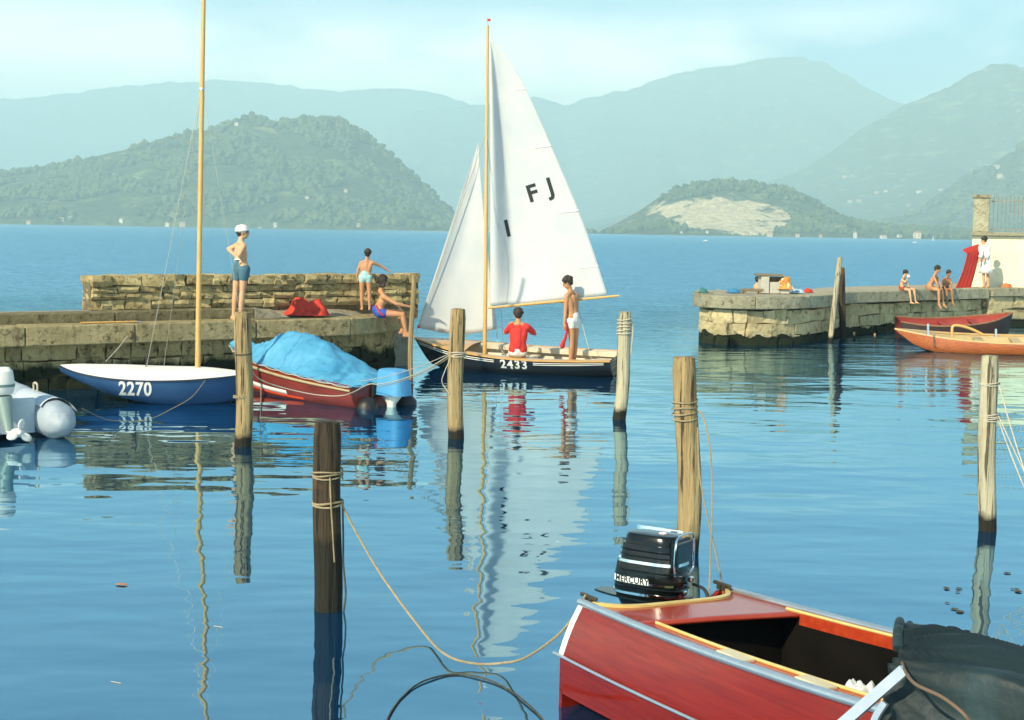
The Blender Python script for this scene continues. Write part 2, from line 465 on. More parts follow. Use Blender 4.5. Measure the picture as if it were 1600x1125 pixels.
# ------------------------------------------------------------------ stone and wood materials
def stone_material(name, a, b, dark, algae_shade=None, scale=3.0):
    m = bpy.data.materials.new(name); m.use_nodes = True; MATS[name] = m
    n, l = m.node_tree.nodes, m.node_tree.links
    bs = n['Principled BSDF']; bs.inputs['Roughness'].default_value = .9; bs.inputs['Specular IOR Level'].default_value = .2
    geo = n.new('ShaderNodeNewGeometry'); oi = n.new('ShaderNodeObjectInfo')
    def nz(sc, det, st=(1, 1, 1), rough=.6):
        mp = n.new('ShaderNodeMapping'); mp.inputs['Scale'].default_value = st
        l.new(geo.outputs['Position'], mp.inputs['Vector'])
        t = n.new('ShaderNodeTexNoise'); t.inputs['Scale'].default_value = sc; t.inputs['Detail'].default_value = det; t.inputs['Roughness'].default_value = rough
        l.new(mp.outputs[0], t.inputs['Vector']); return t.outputs[0]
    def ramp(src, p0, c0, p1, c1):
        r = n.new('ShaderNodeValToRGB'); e = r.color_ramp.elements
        e[0].position, e[1].position = p0, p1; e[0].color, e[1].color = (*c0, 1), (*c1, 1)
        l.new(src, r.inputs[0]); return r.outputs[0]
    def mix(f, c1, c2, mode='MIX'):
        x = n.new('ShaderNodeMixRGB'); x.blend_type = mode
        if isinstance(f, float): x.inputs[0].default_value = f
        else: l.new(f, x.inputs[0])
        for s, v in ((x.inputs[1], c1), (x.inputs[2], c2)):
            if isinstance(v, tuple): s.default_value = (*v, 1)
            else: l.new(v, s)
        return x.outputs[0]
    c = ramp(nz(scale, 6, rough=.7), .34, a, .66, b)
    c = mix(ramp(nz(scale * 2.6, 7, rough=.78), .52, (0, 0, 0), .64, (1, 1, 1)), c, dark)
    c = mix(ramp(nz(2.2, 4, (1.4, 1.4, .12)), .58, (0, 0, 0), .74, (.7, .7, .7)), c, tuple(v * 1.1 for v in dark))
    hs = n.new('ShaderNodeHueSaturation'); mr = n.new('ShaderNodeMapRange')
    mr.inputs['To Min'].default_value, mr.inputs['To Max'].default_value = .78, 1.15
    l.new(oi.outputs['Random'], mr.inputs['Value']); l.new(mr.outputs[0], hs.inputs['Value']); l.new(c, hs.inputs['Color']); c = hs.outputs[0]
    if algae_shade is not None:
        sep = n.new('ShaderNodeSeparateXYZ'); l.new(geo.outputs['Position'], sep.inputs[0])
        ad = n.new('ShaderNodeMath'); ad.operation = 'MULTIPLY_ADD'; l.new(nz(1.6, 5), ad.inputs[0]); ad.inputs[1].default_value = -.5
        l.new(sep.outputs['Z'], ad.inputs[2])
        f = ramp(ad.outputs[0], algae_shade - .27, (1, 1, 1), algae_shade - .17, (0, 0, 0))
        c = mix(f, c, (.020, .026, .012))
    l.new(c, bs.inputs['Base Color'])
    bp = n.new('ShaderNodeBump'); bp.inputs['Strength'].default_value = 1.0; bp.inputs['Distance'].default_value = .11
    l.new(nz(7, 8, rough=.72), bp.inputs['Height']); l.new(bp.outputs[0], bs.inputs['Normal'])
    return m
M_COPE = stone_material('coping_stone', (.34, .275, .135), (.54, .45, .25), (.11, .085, .04), None, 2.6)
M_KERB = stone_material('mossy_kerb_stone', (.17, .15, .08), (.30, .26, .15), (.07, .065, .035), None, 3.0)
M_COPE2 = stone_material('grey_coping_stone', (.36, .34, .23), (.48, .45, .31), (.19, .17, .10), None, 2.2)
M_WALL = stone_material('rubble_stone', (.38, .29, .13), (.58, .46, .23), (.07, .055, .03), .40, 2.6)  # algae band set higher here to paint in shade below the coping
M_PARA = stone_material('parapet_stone', (.44, .34, .15), (.66, .54, .28), (.07, .055, .03), None, 3.0)
M_MORT = stone_material('lime_mortar', (.17, .135, .075), (.26, .21, .12), (.07, .06, .04), .20, 5.0)
M_DECK = stone_material('pier_paving', (.42, .38, .28), (.52, .47, .35), (.25, .22, .15), None, 1.6)
M_CREAM = stone_material('moles_render', (.54, .44, .23), (.68, .57, .33), (.26, .20, .10), .16, 1.6)
M_PLASTER = mat('cream_plaster', (.74, .66, .44), .85, (.80, .73, .52), 1.2, 6, .25, 20, var2=(.55, .48, .32), scale2=2.5, thr=(.62, .8))

def rough_block(seed):
    r = random.Random(seed)
    bm = bmesh.new()
    bmesh.ops.create_cube(bm, size=1.0)
    bmesh.ops.subdivide_edges(bm, edges=bm.edges[:], cuts=1, use_grid_fill=True)
    for v in bm.verts:
        k = sum(1 for c in v.co if abs(c) > .4)
        v.co *= {3: .97, 2: .99, 1: 1.01}.get(k, 1)
        v.co += Vector([r.uniform(-.06, .06) for _ in range(3)])
    bmesh.ops.recalc_face_normals(bm, faces=bm.faces[:])
    me = bpy.data.meshes.new('stone'); bm.to_mesh(me); bm.free()
    return me
BLOCKS = {}
def blocks_for(material):
    if material.name not in BLOCKS:
        L = []
        for k in range(7):
            me = rough_block(31 * k + 5); me.materials.append(material); L.append(me)
        BLOCKS[material.name] = L
    return BLOCKS[material.name]

def arclen(poly):
    d = [0.0]
    for a, b in zip(poly, poly[1:]): d.append(d[-1] + (b - a).length)
    return d
def along(poly, d, s):
    s = max(0.0, min(d[-1] - 1e-6, s))
    for i in range(len(poly) - 1):
        if s <= d[i + 1]:
            t = (s - d[i]) / max(1e-9, d[i + 1] - d[i])
            return poly[i].lerp(poly[i + 1], t), (poly[i + 1] - poly[i]).normalized()
    return poly[-1], (poly[-1] - poly[-2]).normalized()
def offset(poly, w):
    """offset an xy polyline to its left (w>0)"""
    out = []
    for i, p in enumerate(poly):
        t = (poly[min(i + 1, len(poly) - 1)] - poly[max(i - 1, 0)]).normalized()
        out.append(p + Vector((-t.y, t.x)) * w)
    return out
def courses(parent, poly, zs, depth, material, lmin, lmax, r, name='stone', proud=.02, zoff=lambda s: 0.0):
    """lay rough blocks in courses on a wall face that follows poly (face towards its right side)"""
    d = arclen(poly); B = blocks_for(material)
    for ci, (z0, z1) in enumerate(zs):
        s = -r.uniform(0, lmax * .5)
        while s < d[-1]:
            L = r.uniform(lmin, lmax)
            a, b = max(s, 0), min(s + L, d[-1])
            if b - a > .08:
                c, t = along(poly, d, (a + b) / 2)
                nrm = Vector((t.y, -t.x))
                h = (z1 - z0) * r.uniform(.82, 1.06)
                p = c + nrm * (proud + r.uniform(-.02, .03) - depth / 2)
                o = bpy.data.objects.new(name, r.choice(B)); col.objects.link(o); o.parent = parent
                o.location = (p.x, p.y, (z0 + z1) / 2 + zoff((a + b) / 2) + r.uniform(-.008, .008))
                o.scale = ((b - a) * .985, depth, h)
                o.rotation_euler = (r.uniform(-.02, .02), r.uniform(-.02, .02), math.atan2(t.y, t.x) + r.uniform(-.015, .015))
            s += L
def prism(bm, front, back, z0, z1, zb0=None, zb1=None):
    """closed prism between two matching xy polylines"""
    n = len(front)
    lo = [bm.verts.new((p.x, p.y, z0)) for p in front] + [bm.verts.new((p.x, p.y, z0 if zb0 is None else zb0)) for p in back[::-1]]
    hi = [bm.verts.new((p.x, p.y, z1)) for p in front] + [bm.verts.new((p.x, p.y, z1 if zb1 is None else zb1)) for p in back[::-1]]
    m = 2 * n
    for k in range(m):
        bm.faces.new((lo[k], lo[(k + 1) % m], hi[(k + 1) % m], hi[k]))
    for k in range(n - 1):
        bm.faces.new((hi[k], hi[k + 1], hi[m - 2 - k], hi[m - 1 - k]))
        bm.faces.new((lo[k + 1], lo[k], lo[m - 1 - k], lo[m - 2 - k]))
def cut(poly, s0, s1, step=.18):
    d = arclen(poly); k = max(1, int((s1 - s0) / step))
    return [along(poly, d, lerp(s0, s1, i / k))[0] for i in range(k + 1)]
def slabs(parent, poly, width, z0, z1, lengths, material, r, name='coping_slab', gap=.012):
    d = arclen(poly); s = 0.0; i = 0
    while s < d[-1] - .05:
        L = lengths[i % len(lengths)]; i += 1
        e = min(s + L, d[-1])
        fr = cut(poly, s + gap / 2, e - gap / 2)
        bk = offset(fr, width)
        jit = r.uniform(-.006, .006)
        bm = bmesh.new(); prism(bm, fr, bk, z0, z1 + jit)
        bmesh.ops.recalc_face_normals(bm, faces=bm.faces[:])
        es = [ed for ed in bm.edges if len(ed.link_faces) == 2 and ed.calc_face_angle(0) > .9]
        bmesh.ops.bevel(bm, geom=es, offset=.018, segments=1, affect='EDGES')
        bm_obj(name, bm, material, parent)
        s = e

# ------------------------------------------------------------------ left pier
r2 = random.Random(21)
ZP, ZU = 1.10, 1.28
def g(px, py, z): v = at_z(px, py, z); return Vector((v.x, v.y))
front = [g(-170, 517, ZP), g(0, 511.5, ZP), g(200, 506.5, ZP), g(394, 501, ZP), g(500, 498.5, ZP), g(560, 496.5, ZP), g(600, 493.5, ZP), g(628, 489.5, ZP), g(644, 483.5, ZP)]
front = [Vector((p.x, p.y)) for p in spline([Vector((*p, 0)) for p in front], 5)]
pier = empty('stone_pier', (front[20].x, front[20].y, 0))
tag(pier, 'low yellowish stone pier with rounded end and thick coping, swimmers standing on it', 'pier')
PIER_O = Vector((front[20].x, front[20].y, 0))
holder = []            # parts are placed in world coordinates, then given their parent
class Into:
    """collect everything linked while building and hang it under one thing"""
    def __init__(self, root): self.root = root
    def __enter__(self): self.before = set(bpy.data.objects); return self
    def __exit__(self, *a):
        bpy.context.view_layer.update()
        inv = self.root.matrix_world.inverted()
        for o in bpy.data.objects:
            if o not in self.before and o.parent is None and o is not self.root:
                o.parent = self.root; o.matrix_parent_inverse = inv
with Into(pier):
    slabs(None, front, .62, ZP - .33, ZP, [2.1, 1.85, 2.3, 1.95], M_COPE, r2)
    wall_face = offset(front, .22)
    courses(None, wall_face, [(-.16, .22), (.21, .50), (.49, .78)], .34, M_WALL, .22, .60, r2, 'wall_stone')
    bm = bmesh.new(); prism(bm, offset(front, .31), offset(front, 1.5), -.6, ZP - .34); bm_obj('pier_core', bm, M_MORT)
# platform at the back, one step up on the landward side
k_fr = offset(front, .62); k_in = offset(front, .80)
d_fr = arclen(front)
i_end = min(range(len(front)), key=lambda i: abs((front[i].x / front[i].y) - (430 - 800) / 2200))
par_a, par_b = g(143, 485, ZU), g(655, 475, ZU)
par_dir = (par_b - par_a).normalized(); par_n = Vector((par_dir.y, -par_dir.x))
land_a = par_a - par_dir * 6.5
with Into(pier):
    st = k_fr[:i_end + 1]
    slabs(None, [p + Vector((0, 0)) for p in offset(st, .03)], .42, ZP - .05, ZU, [1.7, 2.2, 1.5, 1.9], M_KERB, r2, 'kerb_stone')
    # paving between coping, kerb and parapet
    bm = bmesh.new()
    for i in range(len(front) - 1):
        a, b = (k_fr[i], k_fr[i + 1]) if i >= i_end else (k_in[i], k_in[i + 1])
        def back(p):
            t = (p - par_a).dot(par_dir); return par_a + par_dir * t + Vector((-par_n.x, -par_n.y)) * .25
        za = ZU - .006 if i < i_end else lerp(ZU - .006, ZP - .004, min(1, (i - i_end) / 2))
        zb = ZU - .006 if i + 1 < i_end else lerp(ZU - .006, ZP - .004, min(1, (i + 1 - i_end) / 2))
        bA, bB = back(a), back(b)
        v = [bm.verts.new((a.x, a.y, za)), bm.verts.new((b.x, b.y, zb)), bm.verts.new((bB.x, bB.y, ZU - .006)), bm.verts.new((bA.x, bA.y, ZU - .006))]
        w = [bm.verts.new((q.co.x, q.co.y, -.5)) for q in v]
        bm.faces.new(v); bm.faces.new(w[::-1])
        for k in range(4): bm.faces.new((v[k], w[k], w[(k + 1) % 4], v[(k + 1) % 4]))
    bmesh.ops.remove_doubles(bm, verts=bm.verts[:], dist=1e-4)
    bm_obj('paving', bm, M_DECK)

# parapet along the lake side
parapet = empty('parapet_wall', (*(par_a.lerp(par_b, .5)), ZU))
tag(parapet, 'knee-high weathered rubble stone wall running along the back of the swimmers\' pier', 'wall')
with Into(parapet):
    P = [par_a, par_b]
    HP = .62
    courses(None, P, [(ZU, ZU + .17), (ZU + .17, ZU + .30), (ZU + .30, ZU + .42)], .5, M_PARA, .18, .55, r2, 'wall_stone', .0)
    courses(None, P, [(ZU + .42, ZU + HP)], .62, M_PARA, .22, .60, r2, 'cap_stone', .045)
    bm = bmesh.new(); Pb = [p - par_n * .44 for p in P]; Pf = [p - par_n * .05 for p in P]
    prism(bm, Pf, Pb, ZU - .3, ZU + HP - .06); bm_obj('wall_core', bm, M_MORT)

# ------------------------------------------------------------------ right mole
ZM = 1.25
mf = [(1089, 452.5), (1083.5, 455.5), (1085, 459), (1105, 461.2), (1150, 463), (1200, 463.6), (1250, 463), (1290, 461), (1310, 458.5), (1326, 456.5), (1357, 455.3), (1430, 453.2), (1500, 451.5), (1547, 450.4)]
mole_front = [Vector((p.x, p.y)) for p in spline([Vector((*g(px, py, ZM), 0)) for px, py in mf], 5)]
mole = empty('stone_mole', (mole_front[25].x, mole_front[25].y, 0))
tag(mole, 'curved harbour mole with grey coping over cream stonework, children sitting on its edge', 'pier')
with Into(mole):
    slabs(None, mole_front, .55, ZM - .32, ZM, [1.25, 1.6, 2.0, 1.75], M_COPE2, r2)
    courses(None, offset(mole_front, .21), [(-.15, .24), (.23, .56), (.55, .89)], .4, M_CREAM, .30, .80, r2, 'wall_stone', .0)
    bm = bmesh.new(); prism(bm, offset(mole_front, .30), offset(mole_front, 1.4), -.6, ZM - .37); bm_obj('mole_core', bm, M_MORT)
    bm = bmesh.new()
    inner = offset(mole_front, .5)[8:]
    outer = [p + Vector((.6, 3.4)) for p in inner]
    prism(bm, inner, outer, -.5, ZM - .012); bm_obj('paving', bm, M_DECK)
    # iron mooring ring let into the coping
    c = at_z(1239, 473, 1.0); c = Vector((c.x, c.y, 1.05)) + Vector((0, -.05, 0))
    bm = bmesh.new()
    add_tube(bm, [c + Vector((math.cos(a) * .10, -.02, math.sin(a) * .10)) for a in [k * math.pi / 8 for k in range(17)]], .018, 6)
    bm_obj('mooring_ring', bm, mat('rusty_iron', (.05, .03, .02), .8, (.12, .06, .03), 12, bump=.3), None)

# quay wall with the fenced terrace at its end
quay_l = g(1548, 450.2, ZM); quay_r = g(1760, 449, ZM)
quay = empty('quay_wall', (quay_l.x, quay_l.y, 0))
tag(quay, 'sunlit cream quay front with a thin pale slab edge behind the two rowing boats', 'quay')
with Into(quay):
    q = [quay_l + Vector((.02, -.15)), quay_r + Vector((0, -.15))]
    slabs(None, q, .6, ZM - .26, ZM - .004, [2.0, 1.6], M_COPE2, r2)
    courses(None, offset(q, .12), [(-.15, .24), (.23, .60), (.59, .98)], .4, M_CREAM, .6, 1.2, r2, 'wall_stone', .0)
    bm = bmesh.new(); prism(bm, offset(q, .25), [p + Vector((0, 5)) for p in q], -.5, ZM - .02); bm_obj('paving', bm, M_DECK)

tw_l = at_z(1516, 448.2, ZM); tw_y = tw_l.y + .75
tw_l = at_y(1516, 448, tw_y); tw_top = at_y(1516, 368, tw_y).z
terr = empty('terrace_wall', (tw_l.x, tw_y, ZM))
tag(terr, 'cream plastered retaining wall with a stone pillar and iron railing on top', 'wall')
TWX = tw_l.x
TROT = Matrix.Translation((TWX, tw_y, 0)) @ Matrix.Rotation(R(-19), 4, 'Z') @ Matrix.Translation((-TWX, -tw_y, 0))
with Into(terr):
    bm = bmesh.new(); add_box(bm, (TWX + 4, tw_y + 2.5, (ZM - .3 + tw_top) / 2), (8, 5, tw_top - ZM + .3), bevel=.02); bm_obj('plaster_wall', bm, M_PLASTER)
    bm = bmesh.new(); add_box(bm, (TWX + 4, tw_y + 2.4, tw_top + .06), (8.12, 5.12, .12), bevel=.015); bm_obj('ledge', bm, M_COPE2)
    pz0, pz1 = tw_top + .122, at_y(1530, 309, tw_y).z
    px0, px1 = at_y(1521, 330, tw_y).x, at_y(1545, 330, tw_y).x
    bm = bmesh.new(); add_box(bm, ((px0 + px1) / 2, tw_y + .27, (pz0 + pz1) / 2), (px1 - px0, .46, pz1 - pz0), bevel=.015); bm_obj('pillar', bm, M_COPE2)
    bm = bmesh.new()
    for k, (w, h) in enumerate(((.10, .05), (.03, .05))):
        add_box(bm, ((px0 + px1) / 2, tw_y + .27, pz1 + .027 + k * .05), (px1 - px0 + w, .46 + w, h), bevel=.008)
    bm_obj('pillar_cap', bm, M_COPE2)
for o in terr.children:
    o.data.transform(TROT)
rail = empty('iron_railing', (px1 + .1, tw_y + .27, pz0))
tag(rail, 'grey iron railing with thin spiked bars above the cream terrace wall', 'railing')
M_IRON = mat('grey_iron', (.16, .17, .15), .6, (.26, .24, .19), 20)
with Into(rail):
    zr0, zr1 = pz0 + .08, pz1 - .10
    for z in (zr0, zr1):
        bm = bmesh.new(); add_box(bm, (px1 + 2.0, tw_y + .27, z), (3.9, .035, .035)); bm_obj('rail', bm, M_IRON)
    bm = bmesh.new()
    add_tube(bm, [(0, 0, -.02), (0, 0, zr1 - zr0 + .08)], .011, 6); add_tube(bm, [(0, 0, zr1 - zr0 + .08), (0, 0, zr1 - zr0 + .19)], [.022, .002], 6)
    bmesh.ops.recalc_face_normals(bm, faces=bm.faces[:])
    bar = bpy.data.meshes.new('bar'); bm.to_mesh(bar); bm.free(); bar.materials.append(M_IRON)
    for k in range(30):
        o = bpy.data.objects.new('bar', bar); col.objects.link(o); o.location = (px1 + .12 + k * .125, tw_y + .27, zr0)
bpy.context.view_layer.update()
rail.matrix_world = TROT @ rail.matrix_world

# ------------------------------------------------------------------ mooring posts
def wood_post_material(name, a, b, crack, wet=.30, stain=None):
    m = bpy.data.materials.new(name); m.use_nodes = True
    n, l = m.node_tree.nodes, m.node_tree.links
    bs = n['Principled BSDF']; bs.inputs['Roughness'].default_value = .8; bs.inputs['Specular IOR Level'].default_value = .3
    geo = n.new('ShaderNodeNewGeometry'); tc = n.new('ShaderNodeTexCoord')
    def nz(sc, det, st=(1, 1, 1), rough=.6):
        mp = n.new('ShaderNodeMapping'); mp.inputs['Scale'].default_value = st
        l.new(tc.outputs['Object'], mp.inputs['Vector'])
        t = n.new('ShaderNodeTexNoise'); t.inputs['Scale'].default_value = sc; t.inputs['Detail'].default_value = det; t.inputs['Roughness'].default_value = rough
        l.new(mp.outputs[0], t.inputs['Vector']); return t.outputs[0]
    def ramp(src, p0, c0, p1, c1):
        r = n.new('ShaderNodeValToRGB'); e = r.color_ramp.elements
        e[0].position, e[1].position = p0, p1; e[0].color, e[1].color = (*c0, 1), (*c1, 1)
        l.new(src, r.inputs[0]); return r.outputs[0]
    def mix(f, c1, c2):
        x = n.new('ShaderNodeMixRGB'); l.new(f, x.inputs[0])
        for s, v in ((x.inputs[1], c1), (x.inputs[2], c2)):
            if isinstance(v, tuple): s.default_value = (*v, 1)
            else: l.new(v, s)
        return x.outputs[0]
    c = ramp(nz(9, 5, (1, 1, .10)), .35, a, .65, b)
    c = mix(ramp(nz(3.0, 5, (1, 1, .35)), .52, (0, 0, 0), .70, (.8, .8, .8)), c, tuple(v * .55 for v in a))
    c = mix(ramp(nz(22, 4, (1, 1, .05)), .56, (0, 0, 0), .62, (1, 1, 1)), c, crack)
    c = mix(ramp(nz(7, 3, (1, 1, .45)), .66, (0, 0, 0), .72, (1, 1, 1)), c, crack)
    if stain:
        c = mix(ramp(nz(1.3, 4, (1, 1, .8)), .50, (0, 0, 0), .62, (.85, .85, .85)), c, stain)
    sep = n.new('ShaderNodeSeparateXYZ'); l.new(geo.outputs['Position'], sep.inputs[0])
    ad = n.new('ShaderNodeMath'); ad.operation = 'MULTIPLY_ADD'; l.new(nz(5, 4), ad.inputs[0]); ad.inputs[1].default_value = -.22; l.new(sep.outputs['Z'], ad.inputs[2])
    c = mix(ramp(ad.outputs[0], wet - .20, (1, 1, 1), wet - .12, (0, 0, 0)), c, (.016, .014, .008))
    l.new(c, bs.inputs['Base Color'])
    bp = n.new('ShaderNodeBump'); bp.inputs['Strength'].default_value = 1.0; bp.inputs['Distance'].default_value = .05
    l.new(nz(20, 6, (1, 1, .07)), bp.inputs['Height']); l.new(bp.outputs[0], bs.inputs['Normal'])
    return m
W_PALE = wood_post_material('weathered_wood', (.27, .185, .085), (.44, .325, .155), (.06, .045, .025), .20)
W_GREY = wood_post_material('grey_weathered_wood', (.38, .34, .23), (.52, .46, .31), (.09, .08, .05), .22, (.40, .28, .12))
W_DARK = wood_post_material('tarred_wood', (.036, .026, .015), (.075, .05, .026), (.010, .008, .006), .60, (.26, .12, .03))
def post(px_t, py_t, px_b, py_b, dia, material, label, seed, bend=.02, name='mooring_post', group=None, depth=-1.2, nrings=26, taper=.04):
    r = random.Random(seed)
    base = at_z(px_b, py_b, 0.0)
    top = at_y(px_t, py_t, base.y)
    bm = bmesh.new()
    axis = top - base
    rings = []
    N = 44
    ph = [r.uniform(0, 6.28) for _ in range(4)]
    for i in range(nrings + 1):
        t = lerp(depth / axis.length, 1.0, i / nrings)
        c = axis * t + Vector((math.sin(t * 3 + ph[0]) - math.sin(3 + ph[0]), 0, 0)) * bend * (1 if t > 0 else 0) * (1 - t) * 4 * max(t, 0)
        ring = []
        for k in range(N):
            a = k * 2 * math.pi / N
            rr = dia / 2 * (1 + taper * (1 - t) * .5)
            rr *= 1 + .045 * noise.noise((math.cos(a) * 1.3 + seed, math.sin(a) * 1.3, t * 2.2)) + .05 * noise.noise((math.cos(a) * 5 + seed, math.sin(a) * 5, t * 1.1)) - .07 * max(0, noise.noise((math.cos(a) * 9 + seed, math.sin(a) * 9, t * .7)) - .25)
            if i == nrings: rr *= .90
            zz = (.016 * noise.noise((math.cos(a) * 2.2, math.sin(a) * 2.2, seed * 3.7)) if i >= nrings - 1 else 0)
            ring.append(bm.verts.new((c.x + math.cos(a) * rr, c.y + math.sin(a) * rr, c.z + zz - (.012 if i == nrings - 1 else 0))))
        rings.append(ring)
    for a, b in zip(rings, rings[1:]):
        for k in range(N): bm.faces.new((a[k], a[(k + 1) % N], b[(k + 1) % N], b[k]))
    bm.faces.new(rings[0][::-1]); bm.faces.new(rings[-1])
    o = bm_obj(name, bm, material); autosmooth(o, 35)
    o.location = base
    tag(o, label, 'post', group)
    return o, base, top
PO = {}
PO['A'] = post(379, 488, 379, 697, .215, W_PALE, 'tan wooden mooring post in front of the blue dinghy and red covered boat', 3)
PO['B'] = post(716, 483, 713, 685, .210, W_PALE, 'tan wooden mooring post beside the sailing dinghy\'s bow with rope round its middle', 5)
PO['C'] = post(977, 487, 967, 655, .195, W_GREY, 'leaning wooden mooring post at the sailing dinghy\'s stern, rope coiled round its top', 8)
PO['D'] = post(512, 659, 513, 952, .200, W_DARK, 'dark tarred mooring post with an orange worn patch standing alone in open water', 11)
PO['E'] = post(1069, 558, 1072, 862, .205, W_PALE, 'tall tan mooring post behind the black outboard motor, pale rope wound near its top', 13, .03)
PO['F'] = post(1547, 556, 1543, 829, .165, W_GREY, 'grey weathered mooring post in front of the orange varnished boat', 17)
PO['G'] = post(647, 430, 642, 606, .085, W_PALE, 'slim wooden stake by the bow of the white-sailed dinghy at the pier end', 19, name='wooden_stake', nrings=14)
PO['H'] = post(1312.5, 402, 1297, 535, .135, W_GREY, 'pale leaning pole of the pair standing against the curved mole', 23, .0, name='mooring_pole', nrings=14)
PO['I'] = post(1315, 418, 1317, 531, .17, W_DARK, 'dark upright pole of the pair standing against the curved mole', 27, .0, name='mooring_pole', nrings=14)
for k, (a, b, lb) in enumerate((((1335, 519), (1335, 531), 'short broken stake stub in the water beside the dark pole'), ((1367, 521), (1367, 533), 'short broken stake stub in the water nearer the varnished boat\'s bow'))):
    post(a[0], a[1], b[0], b[1], .07, W_PALE, lb, 30 + k, 0, 'broken_stake', 'stake stubs by the mole', -.5, 6)
# ------------------------------------------------------------------ boat building
M_BLACK = mat('black_hull_paint', (.010, .011, .014), .22, (.016, .017, .02), 3, coat=.4)
M_WHITE = mat('white_paint', (.78, .76, .70), .45, (.70, .68, .62), 3, 5)
M_VARN = mat('honey_varnish', (.50, .26, .07), .30, (.60, .34, .10), 6, 5, stretch=(1, 6, 6), coat=.3)
M_SPAR = mat('spruce_spar', (.56, .31, .08), .35, (.66, .40, .13), 8, 4, stretch=(6, 6, .6), coat=.25)
M_CREAMP = mat('cream_inside_paint', (.66, .60, .45), .55, (.56, .50, .36), 4, 5)
M_NAVY = mat('navy_hull_paint', (.018, .058, .15), .30, (.026, .08, .19), 2.5, 5, coat=.25)
M_LINE = mat('hemp_rope', (.26, .20, .11), .9, (.36, .29, .17), 40, bump=.4, bscale=90)
M_LINEW = mat('white_rope', (.54, .49, .38), .9, (.42, .38, .28), 40, bump=.4, bscale=90)
M_LINED = mat('dark_wet_rope', (.03, .03, .02), .7, (.08, .07, .04), 30, bump=.4, bscale=90)
M_WIRE = mat('stay_wire', (.40, .38, .30), .4, metal=.6)
M_STEEL = mat('aluminium', (.70, .71, .72), .28, (.60, .61, .62), 8, metal=.85)
M_MAHOG = mat('mahogany', (.15, .0070, .0030), .14, (.22, .0135, .0045), 6, 5, stretch=(.30, 9, 9), coat=.35, spec=.3)
M_MAHOG2 = mat('worn_mahogany', (.16, .024, .016), .40, (.25, .035, .022), 6, 6, stretch=(.7, 6, 6), coat=.2, var2=(.10, .02, .015), scale2=3, thr=(.5, .7))
M_DARKIN = mat('cockpit_shade', (.004, .0036, .003), .9, (.008, .007, .006), 5, spec=.1)  # near-black base colour paints in the shade inside the cockpit
M_RUBBER = mat('black_rubber', (.012, .012, .013), .5)
M_COWL = mat('black_cowl_enamel', (.004, .006, .006), .16, spec=.35, coat=.15)

class Hull:
    """hull form: x forward from the stern, y athwart, z up; w runs from keel (0) to sheer (1)"""
    def __init__(s, L, hb, sz, kz, rake=.25, rake0=0.0, a=.75, b=1.25):
        s.L, s.hb, s.sz, s.kz, s.rake, s.rake0, s.a, s.b = L, hb, sz, kz, rake, rake0, a, b
    def pt(s, u, w, side=1, off=0.0):
        hb, sz, kz = cinterp(s.hb, u), cinterp(s.sz, u), cinterp(s.kz, u)
        th = w * math.pi / 2
        y = max(0.0, hb) * math.sin(th) ** s.a
        z = kz + (sz - kz) * (1 - math.cos(th)) ** (1 / s.b)
        x = u * s.L - (1 - w) * s.rake * smooth01((u - .62) / .38) ** 1.5 + (1 - w) * s.rake0 * smooth01((.3 - u) / .3)
        return Vector((x, side * (y + off), z))
    def sheer(s, u, side=1, dy=0.0, dz=0.0):
        p = s.pt(u, 1, side); return Vector((p.x, side * max(0.0, abs(p.y) + dy), p.z + dz))
def hull_mesh(h, nu=36, nw=12, transom=True, off=0.0, w0=0.0, w1=1.0, u0=0.0, u1=1.0, sides=(1, -1), thick=0.0):
    bm = bmesh.new()
    for sd in sides:
        rows = [[h.pt(lerp(u0, u1, i / nu), lerp(w0, w1, j / nw), sd, off) for j in range(nw + 1)] for i in range(nu + 1)]
        add_grid(bm, rows)
    if transom:
        for sd in sides:
            row = [h.pt(0, j / nw, sd, off) for j in range(nw + 1)]
            top = [Vector((p.x, 0, p.z)) for p in row]
            add_grid(bm, [row, top])
    bmesh.ops.remove_doubles(bm, verts=bm.verts[:], dist=2e-4)
    bad = [f for f in bm.faces if f.calc_area() < 1e-9]
    if bad: bmesh.ops.delete(bm, geom=bad, context='FACES')
    return bm
def strip(name, h, u0, u1, w0, w1, off, mat_, parent, side=1, n=40, thick=.012):
    """a band standing proud of the hull side"""
    bm = bmesh.new()
    A, B = [], []
    for i in range(n + 1):
        u = lerp(u0, u1, i / n)
        A.append([h.pt(u, w0, side, off - thick), h.pt(u, w0, side, off), h.pt(u, w1, side, off), h.pt(u, w1, side, off - thick)])
    add_grid(bm, A, closed=True)
    return bm_obj(name, bm, mat_, parent, True)
def rail_strip(name, h, mat_, parent, u0=0, u1=1, wi=.05, wo=.02, hgt=.03, sides=(1, -1), n=40, dz=0.0):
    """cap along the sheer"""
    for sd in sides:
        rows = []
        for i in range(n + 1):
            u = lerp(u0, u1, i / n)
            rows.append([h.sheer(u, sd, wo, -hgt + dz), h.sheer(u, sd, wo, dz), h.sheer(u, sd, -wi, dz), h.sheer(u, sd, -wi, -hgt + dz)])
        bm = bmesh.new(); V = add_grid(bm, rows, closed=True)
        for e in (V[0], V[-1]):
            try: bm.faces.new(e)
            except ValueError: pass
        o = bm_obj(name, bm, mat_, parent); autosmooth(o, 30)
def solidify(o, t):
    m = o.modifiers.new('s', 'SOLIDIFY'); m.thickness = t; m.offset = -1
    dg = bpy.context.evaluated_depsgraph_get()
    me = bpy.data.meshes.new_from_object(o.evaluated_get(dg)); o.modifiers.clear(); o.data = me
    return o
